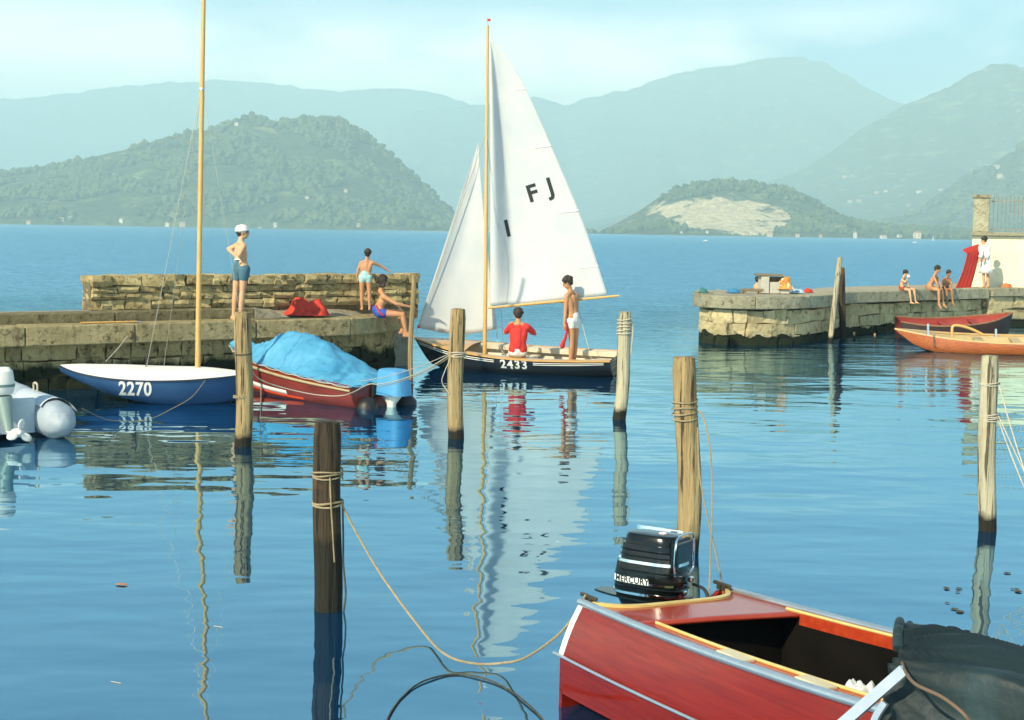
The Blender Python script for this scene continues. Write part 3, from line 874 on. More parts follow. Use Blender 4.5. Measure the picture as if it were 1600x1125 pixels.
def text_mesh(body, size, spacing=1.0, shear=0.0):
    cu = bpy.data.curves.new('t', 'FONT'); cu.body = body; cu.size = size; cu.align_x = 'CENTER'; cu.align_y = 'CENTER'
    cu.space_character = spacing; cu.shear = shear; cu.offset = size * .028; cu.resolution_u = 4
    o = bpy.data.objects.new('t', cu); col.objects.link(o)
    dg = bpy.context.evaluated_depsgraph_get()
    me = bpy.data.meshes.new_from_object(o.evaluated_get(dg))
    bpy.data.objects.remove(o); bpy.data.curves.remove(cu)
    return me
def bvh_of(*objs):
    V, Fc = [], []
    for o in objs:
        k = len(V); V += [o.matrix_world @ v.co for v in o.data.vertices]; Fc += [tuple(i + k for i in p.vertices) for p in o.data.polygons]
    return BVHTree.FromPolygons(V, Fc)
def lay_text(name, body, size, place, bvh, direction, mat_, parent, spacing=1.0, lift=.004, sub=2):
    """put flat lettering onto a curved surface: place(x,y) gives the ray origin of each point"""
    me = text_mesh(body, size, spacing)
    bm = bmesh.new(); bm.from_mesh(me)
    bmesh.ops.triangulate(bm, faces=bm.faces[:])
    bmesh.ops.subdivide_edges(bm, edges=bm.edges[:], cuts=sub, use_grid_fill=True)
    for v in bm.verts:
        o, d = place(v.co.x, v.co.y), direction
        if callable(direction): d = direction(v.co.x, v.co.y)
        hit, nrm, _, _ = bvh.ray_cast(o, d, 20000)
        if hit is not None:
            v.co = hit - d.normalized() * lift
        else:
            near = bvh.find_nearest(o + d.normalized() * .5 if (o - CAM_P).length > .01 else o)[0]
            v.co = near - d.normalized() * lift
    bmesh.ops.recalc_face_normals(bm, faces=bm.faces[:])
    o = bm_obj(name, bm, mat_, parent, recalc=True)
    return o
def boat_root(name, stern, bow, heel=0.0, z=0.0):
    """empty at the stern on the waterline, x towards the bow"""
    d = Vector((bow[0] - stern[0], bow[1] - stern[1]))
    o = empty(name, (stern[0], stern[1], z)); o.rotation_euler = (heel, 0, math.atan2(d.y, d.x))
    bpy.context.view_layer.update()
    return o, d.length

# ------------------------------------------------------------------ sailing dinghy 2433
BOW, STERN = (-1.99, 28.75), (2.06, 27.50)
sail_boat, L = boat_root('sailing_dinghy', STERN, BOW, R(-5.5))
tag(sail_boat, 'black-hulled sailing dinghy numbered 2433 with white mainsail and jib hoisted', 'sailboat')
H1 = Hull(L, [(0, .56), (.15, .66), (.35, .75), (.55, .74), (.72, .60), (.86, .35), (.95, .13), (1, .01)],
          [(0, .40), (.2, .385), (.4, .39), (.6, .43), (.8, .50), (1, .60)],
          [(0, -.02), (.2, -.12), (.5, -.15), (.8, -.12), (.93, -.04), (1, .05)], rake=.42)
hullo = link('hull', bpy.data.meshes.new('hull'), M_BLACK, sail_boat)
bm = hull_mesh(H1); bmesh.ops.recalc_face_normals(bm, faces=bm.faces[:]); bm.to_mesh(hullo.data); bm.free(); autosmooth(hullo, 40)
# cockpit liner
HI = Hull(L, [(u, max(.005, y - .035)) for u, y in H1.hb], [(u, z - .004) for u, z in H1.sz], [(0, .04), (.5, .0), (.8, .05), (.93, .2), (1, .40)], rake=.35)
bm = hull_mesh(HI, transom=True); bmesh.ops.recalc_face_normals(bm, faces=bm.faces[:]); bmesh.ops.reverse_faces(bm, faces=bm.faces[:])
o = bm_obj('cockpit_liner', bm, M_CREAMP, sail_boat, True, recalc=False)
rail_strip('gunwale', H1, M_VARN, sail_boat, 0, .995, .05, .025, .035, dz=.006)
# side decks and foredeck
for sd in (1, -1):
    rows = []
    for i in range(31):
        u = lerp(.02, .70, i / 30)
        a, b = H1.sheer(u, sd, -.05, -.003), H1.sheer(u, sd, -.21, -.012)
        rows.append([a, b, b - Vector((0, 0, .09))])
    bm = bmesh.new(); add_grid(bm, rows); bm_obj('side_deck', bm, M_VARN if sd == 1 else M_CREAMP, sail_boat)
rows = []
for i in range(15):
    u = lerp(.70, .992, i / 14)
    e = H1.sheer(u, 1, -.05, -.003)
    rows.append([Vector((e.x, lerp(-e.y, e.y, k / 8), e.z + .05 * (1 - (2 * k / 8 - 1) ** 2) * (e.y / .6))) for k in range(9)])
bm = bmesh.new(); V = add_grid(bm, rows); bm_obj('foredeck', bm, M_VARN, sail_boat, True)
for nm, x, hx, z0, z1, w in (('thwart', .43, .10, .20, .235, 1.30), ('stern_seat', .08, .16, .22, .25, .95)):
    bm = bmesh.new(); add_box(bm, (x * L, 0, (z0 + z1) / 2), (hx * 2, w, z1 - z0), bevel=.006); bm_obj(nm, bm, M_CREAMP, sail_boat)
bm = bmesh.new(); add_box(bm, (.52 * L, 0, .15), (.85, .07, .30), bevel=.008); bm_obj('centreboard_case', bm, M_WHITE, sail_boat)
bm = bmesh.new(); add_box(bm, (-.03, 0, .12), (.035, .05, .55), bevel=.005); add_box(bm, (-.10, 0, -.25), (.22, .03, .5), bevel=.008); bm_obj('rudder', bm, M_VARN, sail_boat)
# white sheer lines, broken by the sail number
VIS = 1      # near side is +y (port) because the bow points left
for sd in (1, -1):
    for w0 in (.835, .885):
        for (u0, u1) in ((.03, .352), (.542, .985)) if sd == 1 else ((.03, .985),):
            strip('sheer_line', H1, u0, u1, w0, w0 + .022, .005, M_WHITE, sail_boat, sd, 30, .004)
bpy.context.view_layer.update()
MW = sail_boat.matrix_world
side_bvh = bvh_of(hullo)
cN = MW @ H1.pt(.445, .83, 1)
ydir = (MW.to_3x3() @ Vector((0, 1, 0))).normalized(); xdir = (MW.to_3x3() @ Vector((-1, 0, 0))).normalized(); zdir = (MW.to_3x3() @ Vector((0, 0, 1))).normalized()
with Into(sail_boat):
    lay_text('hull_number', '2433', .245, lambda x, y: cN + ydir * 1.0 + xdir * x + zdir * (y - .012), side_bvh, -ydir, M_WHITE, None, 1.18, .006)

# rig
mast_b = MW @ Vector((.655 * L, 0, .08)); yM = mast_b.y
mast_b = at_y(757.5, 561, yM); mast_t = at_y(762, 40, yM)
with Into(sail_boat):
    n = 14
    mp = [mast_b.lerp(mast_t, i / n) - Vector((0, 0, .35 if i == 0 else 0)) for i in range(n + 1)]
    mast = tube_obj('mast', mp, [.042 - .016 * (i / n) ** 2 for i in range(n + 1)], M_SPAR, None, 12)
    goose = at_y(763, 481, yM); yB = yM - .38
    boom_e = at_y(968, 462, yB)
    boom = tube_obj('boom', [goose.lerp(boom_e, i / 8) for i in range(9)], [.024, .028, .03, .03, .03, .03, .028, .026, .02], M_SPAR, None, 10)
    tip = tube_obj('wind_vane', [mast_t, mast_t + Vector((.0, 0, .12))], .006, M_WIRE, None, 6)
    bm = bmesh.new(); add_box(bm, mast_t + Vector((.02, 0, .11)), (.07, .006, .05)); bm_obj('burgee', bm, mat('red_cloth', (.55, .03, .015), .8), None)
def sail_mat():
    m = mat('sailcloth', (.74, .75, .73), .75, (.66, .69, .70), 2.0, 5, transl=.36, bump=.12, bscale=18)
    return m
M_SAIL = sail_mat()
# mainsail: luff on the mast, foot on the boom, curved leech
leech = [(768, 62), (786, 80), (800, 100), (818, 130), (832, 160), (850, 200), (867, 240), (884, 280), (901, 320), (917, 362), (930, 400), (940, 432), (949, 460)]
luff_t, luff_b = at_y(766, 63, yM), at_y(766, 477, yM)
def main_pt(u, v):
    """u 0 luff..1 leech, v 0 head..1 foot"""
    k = v * (len(leech) - 1); i = min(int(k), len(leech) - 2)
    lx, ly = lerp(leech[i][0], leech[i + 1][0], k - i), lerp(leech[i][1], leech[i + 1][1], k - i)
    a = luff_t.lerp(luff_b, (ly - 62) / (460 - 62))
    fx = (lx - 763) / 205
    b = at_y(lx, ly, lerp(yM, yB, fx) + .30 * (1 - v) * v)
    p = a.lerp(b, u)
    chord = (b - a).length
    # belly bagging away from the camera, sharpest entry near the luff
    e = smooth01((u - .04) / .17) * .20 + .02 * math.sin(math.pi * min(1, u / .1)) * -.4
    belly = e * (1 - smooth01((u - .21) / .79) ** 1.0) * 1.0
    vv = math.sin(math.pi * min(1, v * .92 + .06)) ** .5
    wr = .012 * math.sin(u * 9 + v * 14) * u * (1 - u) + .02 * noise.noise((u * 3, v * 5, 3.3)) * u * (1 - u) * 2
    p = p + Vector((0.12, 1, 0)) * (belly * chord * vv + wr)
    if v > .9: p.z += -.03 * math.sin(math.pi * u) * (v - .9) * 10 * .6
    return p
with Into(sail_boat):
    bm = bmesh.new()
    add_grid(bm, [[main_pt(i / 40, j / 60) for i in range(41)] for j in range(61)])
    main = bm_obj('mainsail', bm, M_SAIL, None, True); solidify(main, .003); main.data.polygons.foreach_set('use_smooth', [True] * len(main.data.polygons))
bpy.context.view_layer.update()
mbvh = bvh_of(main)
M_LETTER = mat('black_sail_numbers', (.012, .014, .016), .7)
def on_sail(name, ch, px, py, size_px, ang):
    ca, sa = math.cos(R(ang)), math.sin(R(ang))
    def d(x, y):
        X, Y = (x * ca - y * sa), (x * sa + y * ca)
        return ray(px + X, py - Y)
    me = lay_text(name, ch, size_px, lambda x, y: CAM_P, mbvh, d, M_LETTER, None, 1.0, .006, 1)
    return me
with Into(main):
    on_sail('sail_letter', 'F', 832, 303, 37, 17)
    on_sail('sail_letter', 'J', 860, 292, 37, 17)
    on_sail('sail_letter', 'I', 793, 358, 36, 12)
    for v, u0 in ((.27, .62), (.47, .72), (.68, .78), (.87, .84)):
        rows = []
        for i in range(9):
            u = lerp(u0, .995, i / 8); p, q = main_pt(u, v), main_pt(u, v + .008)
            rows.append([p + Vector((-.001, -.005, 0)), q + Vector((-.001, -.005, 0)), q + Vector((0, -.002, 0)), p + Vector((0, -.002, 0))])
        bm = bmesh.new(); add_grid(bm, rows, closed=True); bm_obj('batten_pocket', bm, mat('batten_tape', (.84, .82, .76), .8, transl=.2), None, True)
# jib
jt, jb = at_y(747, 223, yM + .10), MW @ Vector((L * .985, 0, .66))
jb = at_y(652, 512, jb.y)
jc = at_y(777, 514, yM + .22)
def jib_pt(u, v):
    a = jt.lerp(jb, v)
    b = jt.lerp(jc, v)
    p = a.lerp(b, u)
    ch = (b - a).length
    p += Vector((.15, 1, 0)) * (math.sin(math.pi * u ** .75) * .10 * ch + .012 * math.sin(u * 11 + v * 7) * u * (1 - u) * 2)
    p.x += -.05 * math.sin(math.pi * v) * u * .6
    if v > .75: p.z -= .13 * math.sin(math.pi * u) * ((v - .75) * 4) ** 2
    return p
with Into(sail_boat):
    bm = bmesh.new(); add_grid(bm, [[jib_pt(i / 24, j / 40) for i in range(25)] for j in range(41)])
    bmesh.ops.remove_doubles(bm, verts=bm.verts[:], dist=1e-5)
    jib = bm_obj('jib', bm, M_SAIL, None, True); solidify(jib, .003); jib.data.polygons.foreach_set('use_smooth', [True] * len(jib.data.polygons))
    tube_obj('forestay', [mast_b.lerp(mast_t, .67) + Vector((-.04, 0, 0)), jb + Vector((-.02, -.01, -.08))], .008, M_LINEW, None, 6)
    for sd in (1, -1):
        tube_obj('shroud', [mast_b.lerp(mast_t, .70), MW @ H1.sheer(.60, sd, -.03, .01)], .004, M_WIRE, None, 5)
    tube_obj('jib_sheet', spline([jc, jc + Vector((.01, -.05, -.25)), MW @ Vector((.5 * L, .55, .40))], 6), .007, M_LINEW, None, 5)
    tube_obj('main_sheet', [boom_e.lerp(goose, .33), MW @ Vector((.12 * L, 0, .3))], .007, M_LINEW, None, 5)
    bm = bmesh.new(); bc = boom_e.lerp(goose, .40) - Vector((0, 0, .42))
    add_tube(bm, [bc + Vector((0, 0, .40)), bc], .004, 5); add_sphere(bm, bc, .035, 2, (1, .6, 1.3)); bm_obj('pulley_block', bm, M_RUBBER, None)
    # tack pennant
    bm = bmesh.new(); add_sphere(bm, jb + Vector((.03, -.02, .02)), .03, 1, (1.2, .5, 1)); bm_obj('tack_shackle', bm, MATS['red_cloth'], None)

# ------------------------------------------------------------------ blue dinghy 2270
tipL, tipR = at_y(95, 571, 22.45), at_y(394, 584, 22.3)
dinghy, LD = boat_root('blue_dinghy', tipL, tipR, R(3.5))
tag(dinghy, 'blue-hulled dinghy numbered 2270 with white deck and bare mast beside the pier', 'sailboat')
H2 = Hull(LD, [(0, .015), (.04, .16), (.12, .36), (.3, .60), (.5, .68), (.7, .60), (.85, .38), (.95, .15), (1, .01)],
          [(0, .54), (.2, .47), (.45, .435), (.7, .44), (1, .47)],
          [(0, .44), (.12, .30), (.25, .16), (.42, .02), (.6, -.07), (.85, -.05), (1, .05)], rake=.22, a=.62, b=1.1)
bm = hull_mesh(H2, 44, 12, transom=False); h2o = bm_obj('hull', bm, M_NAVY, dinghy); autosmooth(h2o, 40)
rows = []
for i in range(41):
    u = i / 40; e = H2.sheer(u, 1, 0.0, .004)
    rows.append([Vector((e.x, lerp(-e.y, e.y, k / 12), e.z + .10 * (1 - (2 * k / 12 - 1) ** 2) * min(1, e.y / .6))) for k in range(13)])
bm = bmesh.new(); add_grid(bm, rows); bm_obj('deck', bm, mat('white_deck', (.82, .77, .70), .6, (.76, .72, .65), 2.5, 5, var2=(.62, .56, .48), scale2=5, thr=(.62, .78)), dinghy, True)
rail_strip('rub_rail', H2, mat('dark_rub_rail', (.02, .03, .05), .5), dinghy, 0.005, .995, .012, .018, .022, dz=.008)
bpy.context.view_layer.update()
MD = dinghy.matrix_world
bv2 = bvh_of(h2o)
c2 = at_y(211, 608.5, 21.0)
dn = (MD.to_3x3() @ Vector((0, 1, 0))).normalized(); dx = (MD.to_3x3() @ Vector((1, 0, 0))).normalized()
dz_ = Vector((0, 0, 1))
with Into(dinghy):
    lay_text('hull_number', '2270', .30, lambda x, y: c2 + dx * (x * .82) + dz_ * y, bv2, lambda x, y: (c2 - CAM_P).normalized(), M_WHITE, None, 1.08, .008)
    mb = at_y(308.5, 588, 22.4); mt = at_y(319.5, -90, 22.4)
    mast2 = tube_obj('mast', [mb.lerp(mt, i / 12) - Vector((0, 0, .15 if i == 0 else 0)) for i in range(13)], [.043 - .010 * i / 12 for i in range(13)], M_SPAR, None, 12)
    mp = mb.lerp(mt, .68)
    tube_obj('shroud', [mp, at_y(227, 583, 22.35)], .005, M_WIRE, None, 5)
    tube_obj('shroud', [mp, at_y(256, 572, 22.85)], .004, M_WIRE, None, 5)
    tube_obj('forestay', [mp, at_y(390, 583, 22.3)], .004, M_WIRE, None, 5)
    tube_obj('turnbuckle', [at_y(227, 585, 22.35), at_y(231, 548, 22.4)], .011, M_RUBBER, None, 6)
    bm = bmesh.new(); add_sphere(bm, mb.lerp(mt, .668), .05, 1, (1, 1, .6)); bm_obj('hounds_band', bm, M_STEEL, None)
    bm = bmesh.new(); cc = at_y(190, 586.5, 22.1); add_box(bm, cc, (.12, .03, .02), bevel=.005); bm_obj('deck_cleat', bm, M_STEEL, None)

# ------------------------------------------------------------------ covered red motorboat
sm = (-2.05, 22.2); bw = (-5.02, 25.0)
covered, LC = boat_root('covered_motorboat', sm, bw, 0.0)
tag(covered, 'red mahogany motorboat under a bright blue tarpaulin moored beside the pier', 'motorboat')
H3 = Hull(LC, [(0, .66), (.2, .70), (.45, .70), (.65, .60), (.8, .42), (.92, .18), (1, .01)],
          [(0, .36), (.25, .43), (.5, .52), (.75, .62), (1, .72)],
          [(0, -.10), (.5, -.12), (.75, -.05), (.9, .10), (1, .30)], rake=.35, a=.45, b=1.0)
bm = hull_mesh(H3, 40, 12); h3o = bm_obj('hull', bm, M_MAHOG2, covered); autosmooth(h3o, 35)
for sd in (1, -1):
    strip('rub_rail', H3, 0, .98, .86, .905, .022, mat('tan_rub_rail', (.46, .36, .20), .5, (.36, .28, .15), 6), covered, sd, 40, .03)
    strip('boot_stripe', H3, .40, .97, .52, .62, .005, M_WHITE, covered, sd, 30, .004)
    strip('red_stripe', H3, .30, .97, .44, .52, .006, mat('scarlet_paint', (.52, .05, .012), .35), covered, sd, 30, .004)
M_TARP = mat('blue_tarpaulin', (.05, .26, .44), .6, (.09, .34, .52), 1.6, 5, bump=.8, bscale=6, stretch=(1, 1, 1))
ridge = [(-.02, .42), (.06, .46), (.14, .52), (.24, .72), (.34, .93), (.44, 1.04), (.54, 1.06), (.63, .98), (.70, .86), (.76, .80), (.86, .80), (.95, .78), (1.0, .74)]
rows = []
for i in range(111):
    u = lerp(-.01, 1.0, i / 110)
    e = H3.sheer(max(0, min(1, u)), 1, .02, -.015)
    x = u * LC
    rz = cinterp(ridge, u)
    row = []
    for k in range(57):
        q = 2 * k / 56 - 1
        s = abs(q)
        y = q * max(e.y, .02)
        sag = (1 - s ** 1.7)
        z = lerp(e.z, rz, sag)
        fold = .040 * noise.noise((x * 2.6 + q * 1.6, q * 2.4, 1.7)) - .11 * abs(noise.noise((x * 3.4 - abs(q) * 1.6, q * .8, 8.5))) - .085 * abs(noise.noise((x * 6.5 + abs(q) * 2.5, q * 1.2, 4.1))) * (.5 + .5 * s) - .05 * abs(noise.noise((x * 13 - abs(q) * 3, q * 2, 1.3))) + .014 * noise.noise((x * 9, q * 8, 4)) + .03
        z += fold * min(1, sag * 4 + .12)
        row.append(Vector((x, y, z)))
    rows.append(row)
bm = bmesh.new(); add_grid(bm, rows)
tarp = bm_obj('tarpaulin', bm, M_TARP, covered, True); solidify(tarp, .006); tarp.data.polygons.foreach_set('use_smooth', [True] * len(tarp.data.polygons))
for sd in (1,):
    tube_obj('tarp_cord', [H3.sheer(u, sd, .03, -.02 - .02 * abs(math.sin(u * 30))) for u in [i / 40 for i in range(41)]], .007, M_LINEW, covered, 5)
# its outboard, wrapped in the same blue cloth
def loft(name, secs, mat_, parent, n=20, p=3.2, smooth=True):
    """stack of superellipse sections (cx, cy, z, hx, hy)"""
    rows = []
    for cx, cy, z, hx, hy in secs:
        row = []
        for k in range(n):
            a = 2 * math.pi * k / n
            ca, sa = math.cos(a), math.sin(a)
            row.append(Vector((cx + hx * abs(ca) ** (2 / p) * (1 if ca >= 0 else -1), cy + hy * abs(sa) ** (2 / p) * (1 if sa >= 0 else -1), z)))
        rows.append(row)
    bm = bmesh.new(); V = add_grid(bm, rows, closed=True)
    bm.faces.new(V[0][::-1]); bm.faces.new(V[-1])
    o = bm_obj(name, bm, mat_, parent)
    return autosmooth(o, 40) if smooth else o
loft('motor_cover', [(-.27, 0, .20, .30, .21), (-.27, .0, .34, .285, .20), (-.26, 0, .50, .26, .19), (-.26, 0, .585, .245, .175), (-.26, 0, .605, .20, .14)], mat('blue_motor_cloth', (.06, .26, .50), .6, (.08, .32, .58), 2.2, 5, bump=.4, bscale=8), covered, 24)
loft('motor_leg', [(-.22, 0, -.45, .05, .04), (-.22, 0, .05, .08, .06), (-.24, 0, .18, .18, .12), (-.25, 0, .205, .22, .15)], M_WHITE, covered, 16, 2.4)
loft('motor_skeg', [(-.27, 0, -.5, .12, .02), (-.26, 0, -.3, .16, .06), (-.24, 0, -.02, .07, .05)], M_RUBBER, covered, 14, 2.2)
for yy in (-.42, .40):
    bm = bmesh.new()
    add_tube(bm, [(-.06 - .02, yy, .16), (-.10, yy, .05), (-.10, yy, -.20), (-.07, yy, -.3)], [.09, .17, .17, .08], 14); bm_obj('stern_fender', bm, M_RUBBER, covered, True)
bm = bmesh.new(); add_box(bm, (-.03, .0, .26), (.06, .5, .22), bevel=.01); bm_obj('motor_bracket', bm, M_RUBBER, covered)

# ------------------------------------------------------------------ inflatable with tilted white outboard
infl, _l = boat_root('inflatable_dinghy', (-6.56, 18.0), (-8.56, 20.8), 0.0)
tag(infl, 'pale grey inflatable dinghy with rounded tube end floating beside the blue dinghy', 'dinghy')
M_INF = mat('grey_inflatable_fabric', (.30, .36, .41), .55, (.36, .42, .47), 2.5, 4, var2=(.20, .26, .30), scale2=2, thr=(.5, .7), bump=.15, bscale=30)
M_INF2 = mat('pale_canvas', (.42, .49, .54), .7, (.50, .56, .60), 3, 5, bump=.3, bscale=12)
LI = 3.0
for sd in (1, -1):
    pts = [(-.48, sd * .66, .22), (-.40, sd * .66, .225), (-.26, sd * .66, .23), (-.08, sd * .66, .24), (.3, sd * .66, .25), (1.2, sd * .66, .27), (2.0, sd * .60, .33), (2.5, sd * .40, .42), (2.75, sd * .12, .48), (2.78, 0, .49)]
    rad = [.06, .145, .215, .250, .258, .258, .255, .25, .24, .24]
    tb = tube_obj('tube', spline(pts, 10), [v for i in range(len(rad) - 1) for v in [lerp(rad[i], rad[i + 1], k / 10) for k in range(10)]] + [rad[-1]], M_INF, infl, 40)
    for v in tb.data.vertices: v.co += Vector((0, noise.noise(v.co * 5), noise.noise(v.co * 5 + Vector((7, 0, 0))))) * .018 - Vector((0, 0, abs(noise.noise(v.co * 9)) * .014))
    bm = bmesh.new()
    rows = []
    for i in range(21):
        x = lerp(-.06, 2.0, i / 20); row = []
        for k in range(9):
            a = lerp(R(20), R(140), k / 8)
            row.append(Vector((x - .20 * (1 - math.sin(a)) * (i == 0), sd * .66 - math.cos(a) * .268 * sd * -1, .25 + math.sin(a) * .270)))
        rows.append(row)
    add_grid(bm, rows); o = bm_obj('tube_cover', bm, M_INF2, infl, True)
    tube_obj('grab_handle', spline([(.55, sd * .62, .535), (.56, sd * .62, .64), (.70, sd * .62, .64), (.71, sd * .62, .535)], 5), .014, M_LINEW, infl, 6)
bm = bmesh.new(); add_box(bm, (.02, 0, .30), (.05, .84, .46), bevel=.01); bm_obj('transom', bm, M_INF2, infl)
bm = bmesh.new(); add_box(bm, (1.1, 0, .10), (2.1, .8, .04), bevel=.01); bm_obj('floorboard', bm, mat('grey_floor', (.2, .2, .18), .8), infl)
cw = loft('motor_cowl', [(.0, 0, .60, .13, .12), (.0, 0, .66, .17, .145), (.02, 0, .78, .18, .15), (.02, 0, .90, .16, .135), (.02, 0, .94, .11, .10)], M_WHITE, infl, 20, 2.8)
loft('cowl_band', [(.015, 0, .70, .185, .157), (.018, 0, .735, .187, .159)], mat('grey_green_enamel', (.12, .20, .18), .4), infl, 20, 2.8)
loft('motor_midsection', [(-.30, 0, .12, .07, .05), (-.14, 0, .38, .11, .085), (-.04, 0, .58, .14, .11)], mat('grey_green_metal', (.20, .28, .26), .45), infl, 16, 2.4)
loft('motor_leg', [(-.62, 0, .18, .06, .03), (-.48, 0, .14, .10, .045), (-.30, 0, .16, .09, .05)], M_WHITE, infl, 14, 2.2)
bm = bmesh.new(); add_tube(bm, [(-.80, 0, .20), (-.72, 0, .19), (-.55, 0, .16), (-.40, 0, .14)], [.02, .055, .06, .03], 12); bm_obj('gearcase', bm, M_WHITE, infl, True)
for k in range(3):
    a = R(100 + 120 * k)
    bm = bmesh.new()
    c = Vector((-.77, math.cos(a) * .10, .195 + math.sin(a) * .10))
    add_sphere(bm, (0, 0, 0), .075, 2, (.18, 1, .75))
    bmesh.ops.rotate(bm, cent=(0, 0, 0), matrix=Matrix.Rotation(a, 3, 'X') @ Matrix.Rotation(R(28), 3, 'Y'), verts=bm.verts[:])
    bmesh.ops.translate(bm, vec=c, verts=bm.verts[:]); bm_obj('propeller_blade', bm, M_WHITE, infl, True)

# ------------------------------------------------------------------ varnished orange boat and dark red rowing boat by the mole
ob, LO = boat_root('varnished_boat', at_z(1720, 556, 0)[:2], at_y(1396, 520, 35.0)[:2], R(-4.5))
tag(ob, 'orange varnished clinker rowing boat lying in front of the dark red boat', 'rowboat')
H4 = Hull(LO, [(0, .45), (.15, .60), (.4, .72), (.6, .66), (.78, .46), (.9, .24), (.97, .08), (1, .012)],
          [(0, .46), (.25, .37), (.5, .35), (.75, .40), (1, .53)],
          [(0, -.02), (.2, -.10), (.7, -.10), (.85, -.02), (.95, .14), (1, .34)], rake=.30, a=.66, b=1.15)
M_ORANGE = mat('orange_varnish', (.34, .070, .012), .28, (.52, .14, .026), 7, 6, stretch=(.5, 6, 6), coat=.5)
M_ORANGE.node_tree.nodes['Principled BSDF'].inputs['Coat Roughness'].default_value = .15
NS = 8
for sd in (1, -1):
    for k in range(NS):
        w0, w1 = lerp(.30, .985, k / NS), lerp(.30, .985, (k + 1) / NS) + .02
        rows = []
        for i in range(33):
            u = i / 32
            rows.append([H4.pt(u, w0, sd, .016), H4.pt(u, (w0 + w1) / 2, sd, .008), H4.pt(u, w1, sd, .001), H4.pt(u, w1, sd, -.010), H4.pt(u, w0, sd, -.002)])
        bm = bmesh.new(); add_grid(bm, rows, closed=True); o = bm_obj('strake', bm, M_ORANGE, ob); autosmooth(o, 30)
bm = hull_mesh(H4, 36, 10, True, off=-.012); bm_obj('hull_bottom', bm, mat('dark_bottom_paint', (.02, .015, .012), .6), ob, True)
M_PALEIN = mat('pale_wood_inside', (.52, .40, .20), .6, (.42, .32, .16), 6, 5, stretch=(.6, 5, 5))
HI4 = Hull(LO, [(u, max(.004, y - .03)) for u, y in H4.hb], [(u, z - .006) for u, z in H4.sz], [(0, .08), (.5, .03), (.8, .08), (.95, .28), (1, .42)], rake=.25, a=.66, b=1.15)
bm = hull_mesh(HI4); bmesh.ops.recalc_face_normals(bm, faces=bm.faces[:]); bmesh.ops.reverse_faces(bm, faces=bm.faces[:]); bm_obj('inside_planking', bm, M_PALEIN, ob, True, recalc=False)
rail_strip('gunwale', H4, mat('pale_gunwale', (.60, .38, .14), .4, (.66, .45, .2), 8), ob, 0, .995, .05, .02, .03, dz=.012)
for x in (.22, .40, .58, .74):
    e = H4.sheer(x, 1); bm = bmesh.new(); add_box(bm, (x * LO, 0, e.z - .07), (.22, e.y * 1.9, .03), bevel=.006); bm_obj('thwart', bm, M_PALEIN, ob)
rows = []
for i in range(9):
    u = lerp(.80, .992, i / 8); e = H4.sheer(u, 1, -.05, .004); rows.append([Vector((e.x, lerp(-e.y, e.y, k / 6), e.z + .02 * (1 - (k / 3 - 1) ** 2))) for k in range(7)])
bm = bmesh.new(); add_grid(bm, rows); bm_obj('foredeck', bm, mat('tan_foredeck', (.46, .26, .08), .4), ob, True)
bpy.context.view_layer.update()
MO = ob.matrix_world; inv = MO.inverted()
def ol(px, py, y): return inv @ at_y(px, py, y)
with Into(ob):
    yo = (MO @ Vector((.60 * LO, 0, 0))).y
    tube_obj('backrest_hoop', spline([at_y(1488, 527, yo), at_y(1488, 512, yo), at_y(1494, 508.5, yo), at_y(1508, 511, yo), at_y(1522, 516, yo), at_y(1536, 523, yo)], 6), .035, mat('hoop_wood', (.62, .38, .12), .4), None, 8)
    bm = bmesh.new(); add_tube(bm, [at_y(1450, 524, yo - .55), at_y(1450, 506, yo - .55)], .03, 8); bm_obj('rowlock_post', bm, M_STEEL, None)
    bm = bmesh.new(); add_tube(bm, [at_y(1556, 527, yo - .4), at_y(1556, 514, yo - .4)], .03, 8); bm_obj('rowlock_post', bm, M_STEEL, None)
rb, LR = boat_root('red_rowboat', at_y(1402, 505, 38.8)[:2], at_y(1581, 490, 38.6)[:2], R(7.0))
tag(rb, 'dark rowing boat with worn red inside and raised bow tied under the seated children', 'rowboat')
H5 = Hull(LR, [(0, .42), (.2, .56), (.5, .64), (.75, .54), (.9, .30), (1, .02)], [(0, .56), (.2, .50), (.5, .52), (.8, .64), (1, .80)],
          [(0, -.02), (.3, -.1), (.8, -.08), (.95, .02), (1, .12)], rake=.12, a=.6, b=1.1)
bm = hull_mesh(H5, 32, 10); o = bm_obj('hull', bm, mat('dark_brown_tar_paint', (.035, .018, .014), .5, (.05, .022, .016), 5), rb); autosmooth(o, 40)
HI5 = Hull(LR, [(u, max(.01, y - .03)) for u, y in H5.hb], [(u, z - .005) for u, z in H5.sz], [(0, .1), (.5, .04), (.9, .15), (1, .4)], rake=.1, a=.6, b=1.1)
bm = hull_mesh(HI5); bmesh.ops.recalc_face_normals(bm, faces=bm.faces[:]); bmesh.ops.reverse_faces(bm, faces=bm.faces[:]); bm_obj('inside_planking', bm, mat('worn_red_paint', (.26, .028, .022), .6, (.34, .045, .03), 5, 6, stretch=(.5, 4, 4)), rb, True, recalc=False)
rail_strip('gunwale', H5, mat('brown_gunwale', (.22, .10, .04), .5, (.32, .16, .07), 8), rb, 0, .995, .04, .02, .03, dz=.01)
for x in (.15, .42, .68):
    e = H5.sheer(x, 1); bm = bmesh.new(); add_box(bm, (x * LR, 0, e.z - .10), (.2, e.y * 1.9, .03), bevel=.006); bm_obj('thwart', bm, MATS['worn_red_paint'], rb)
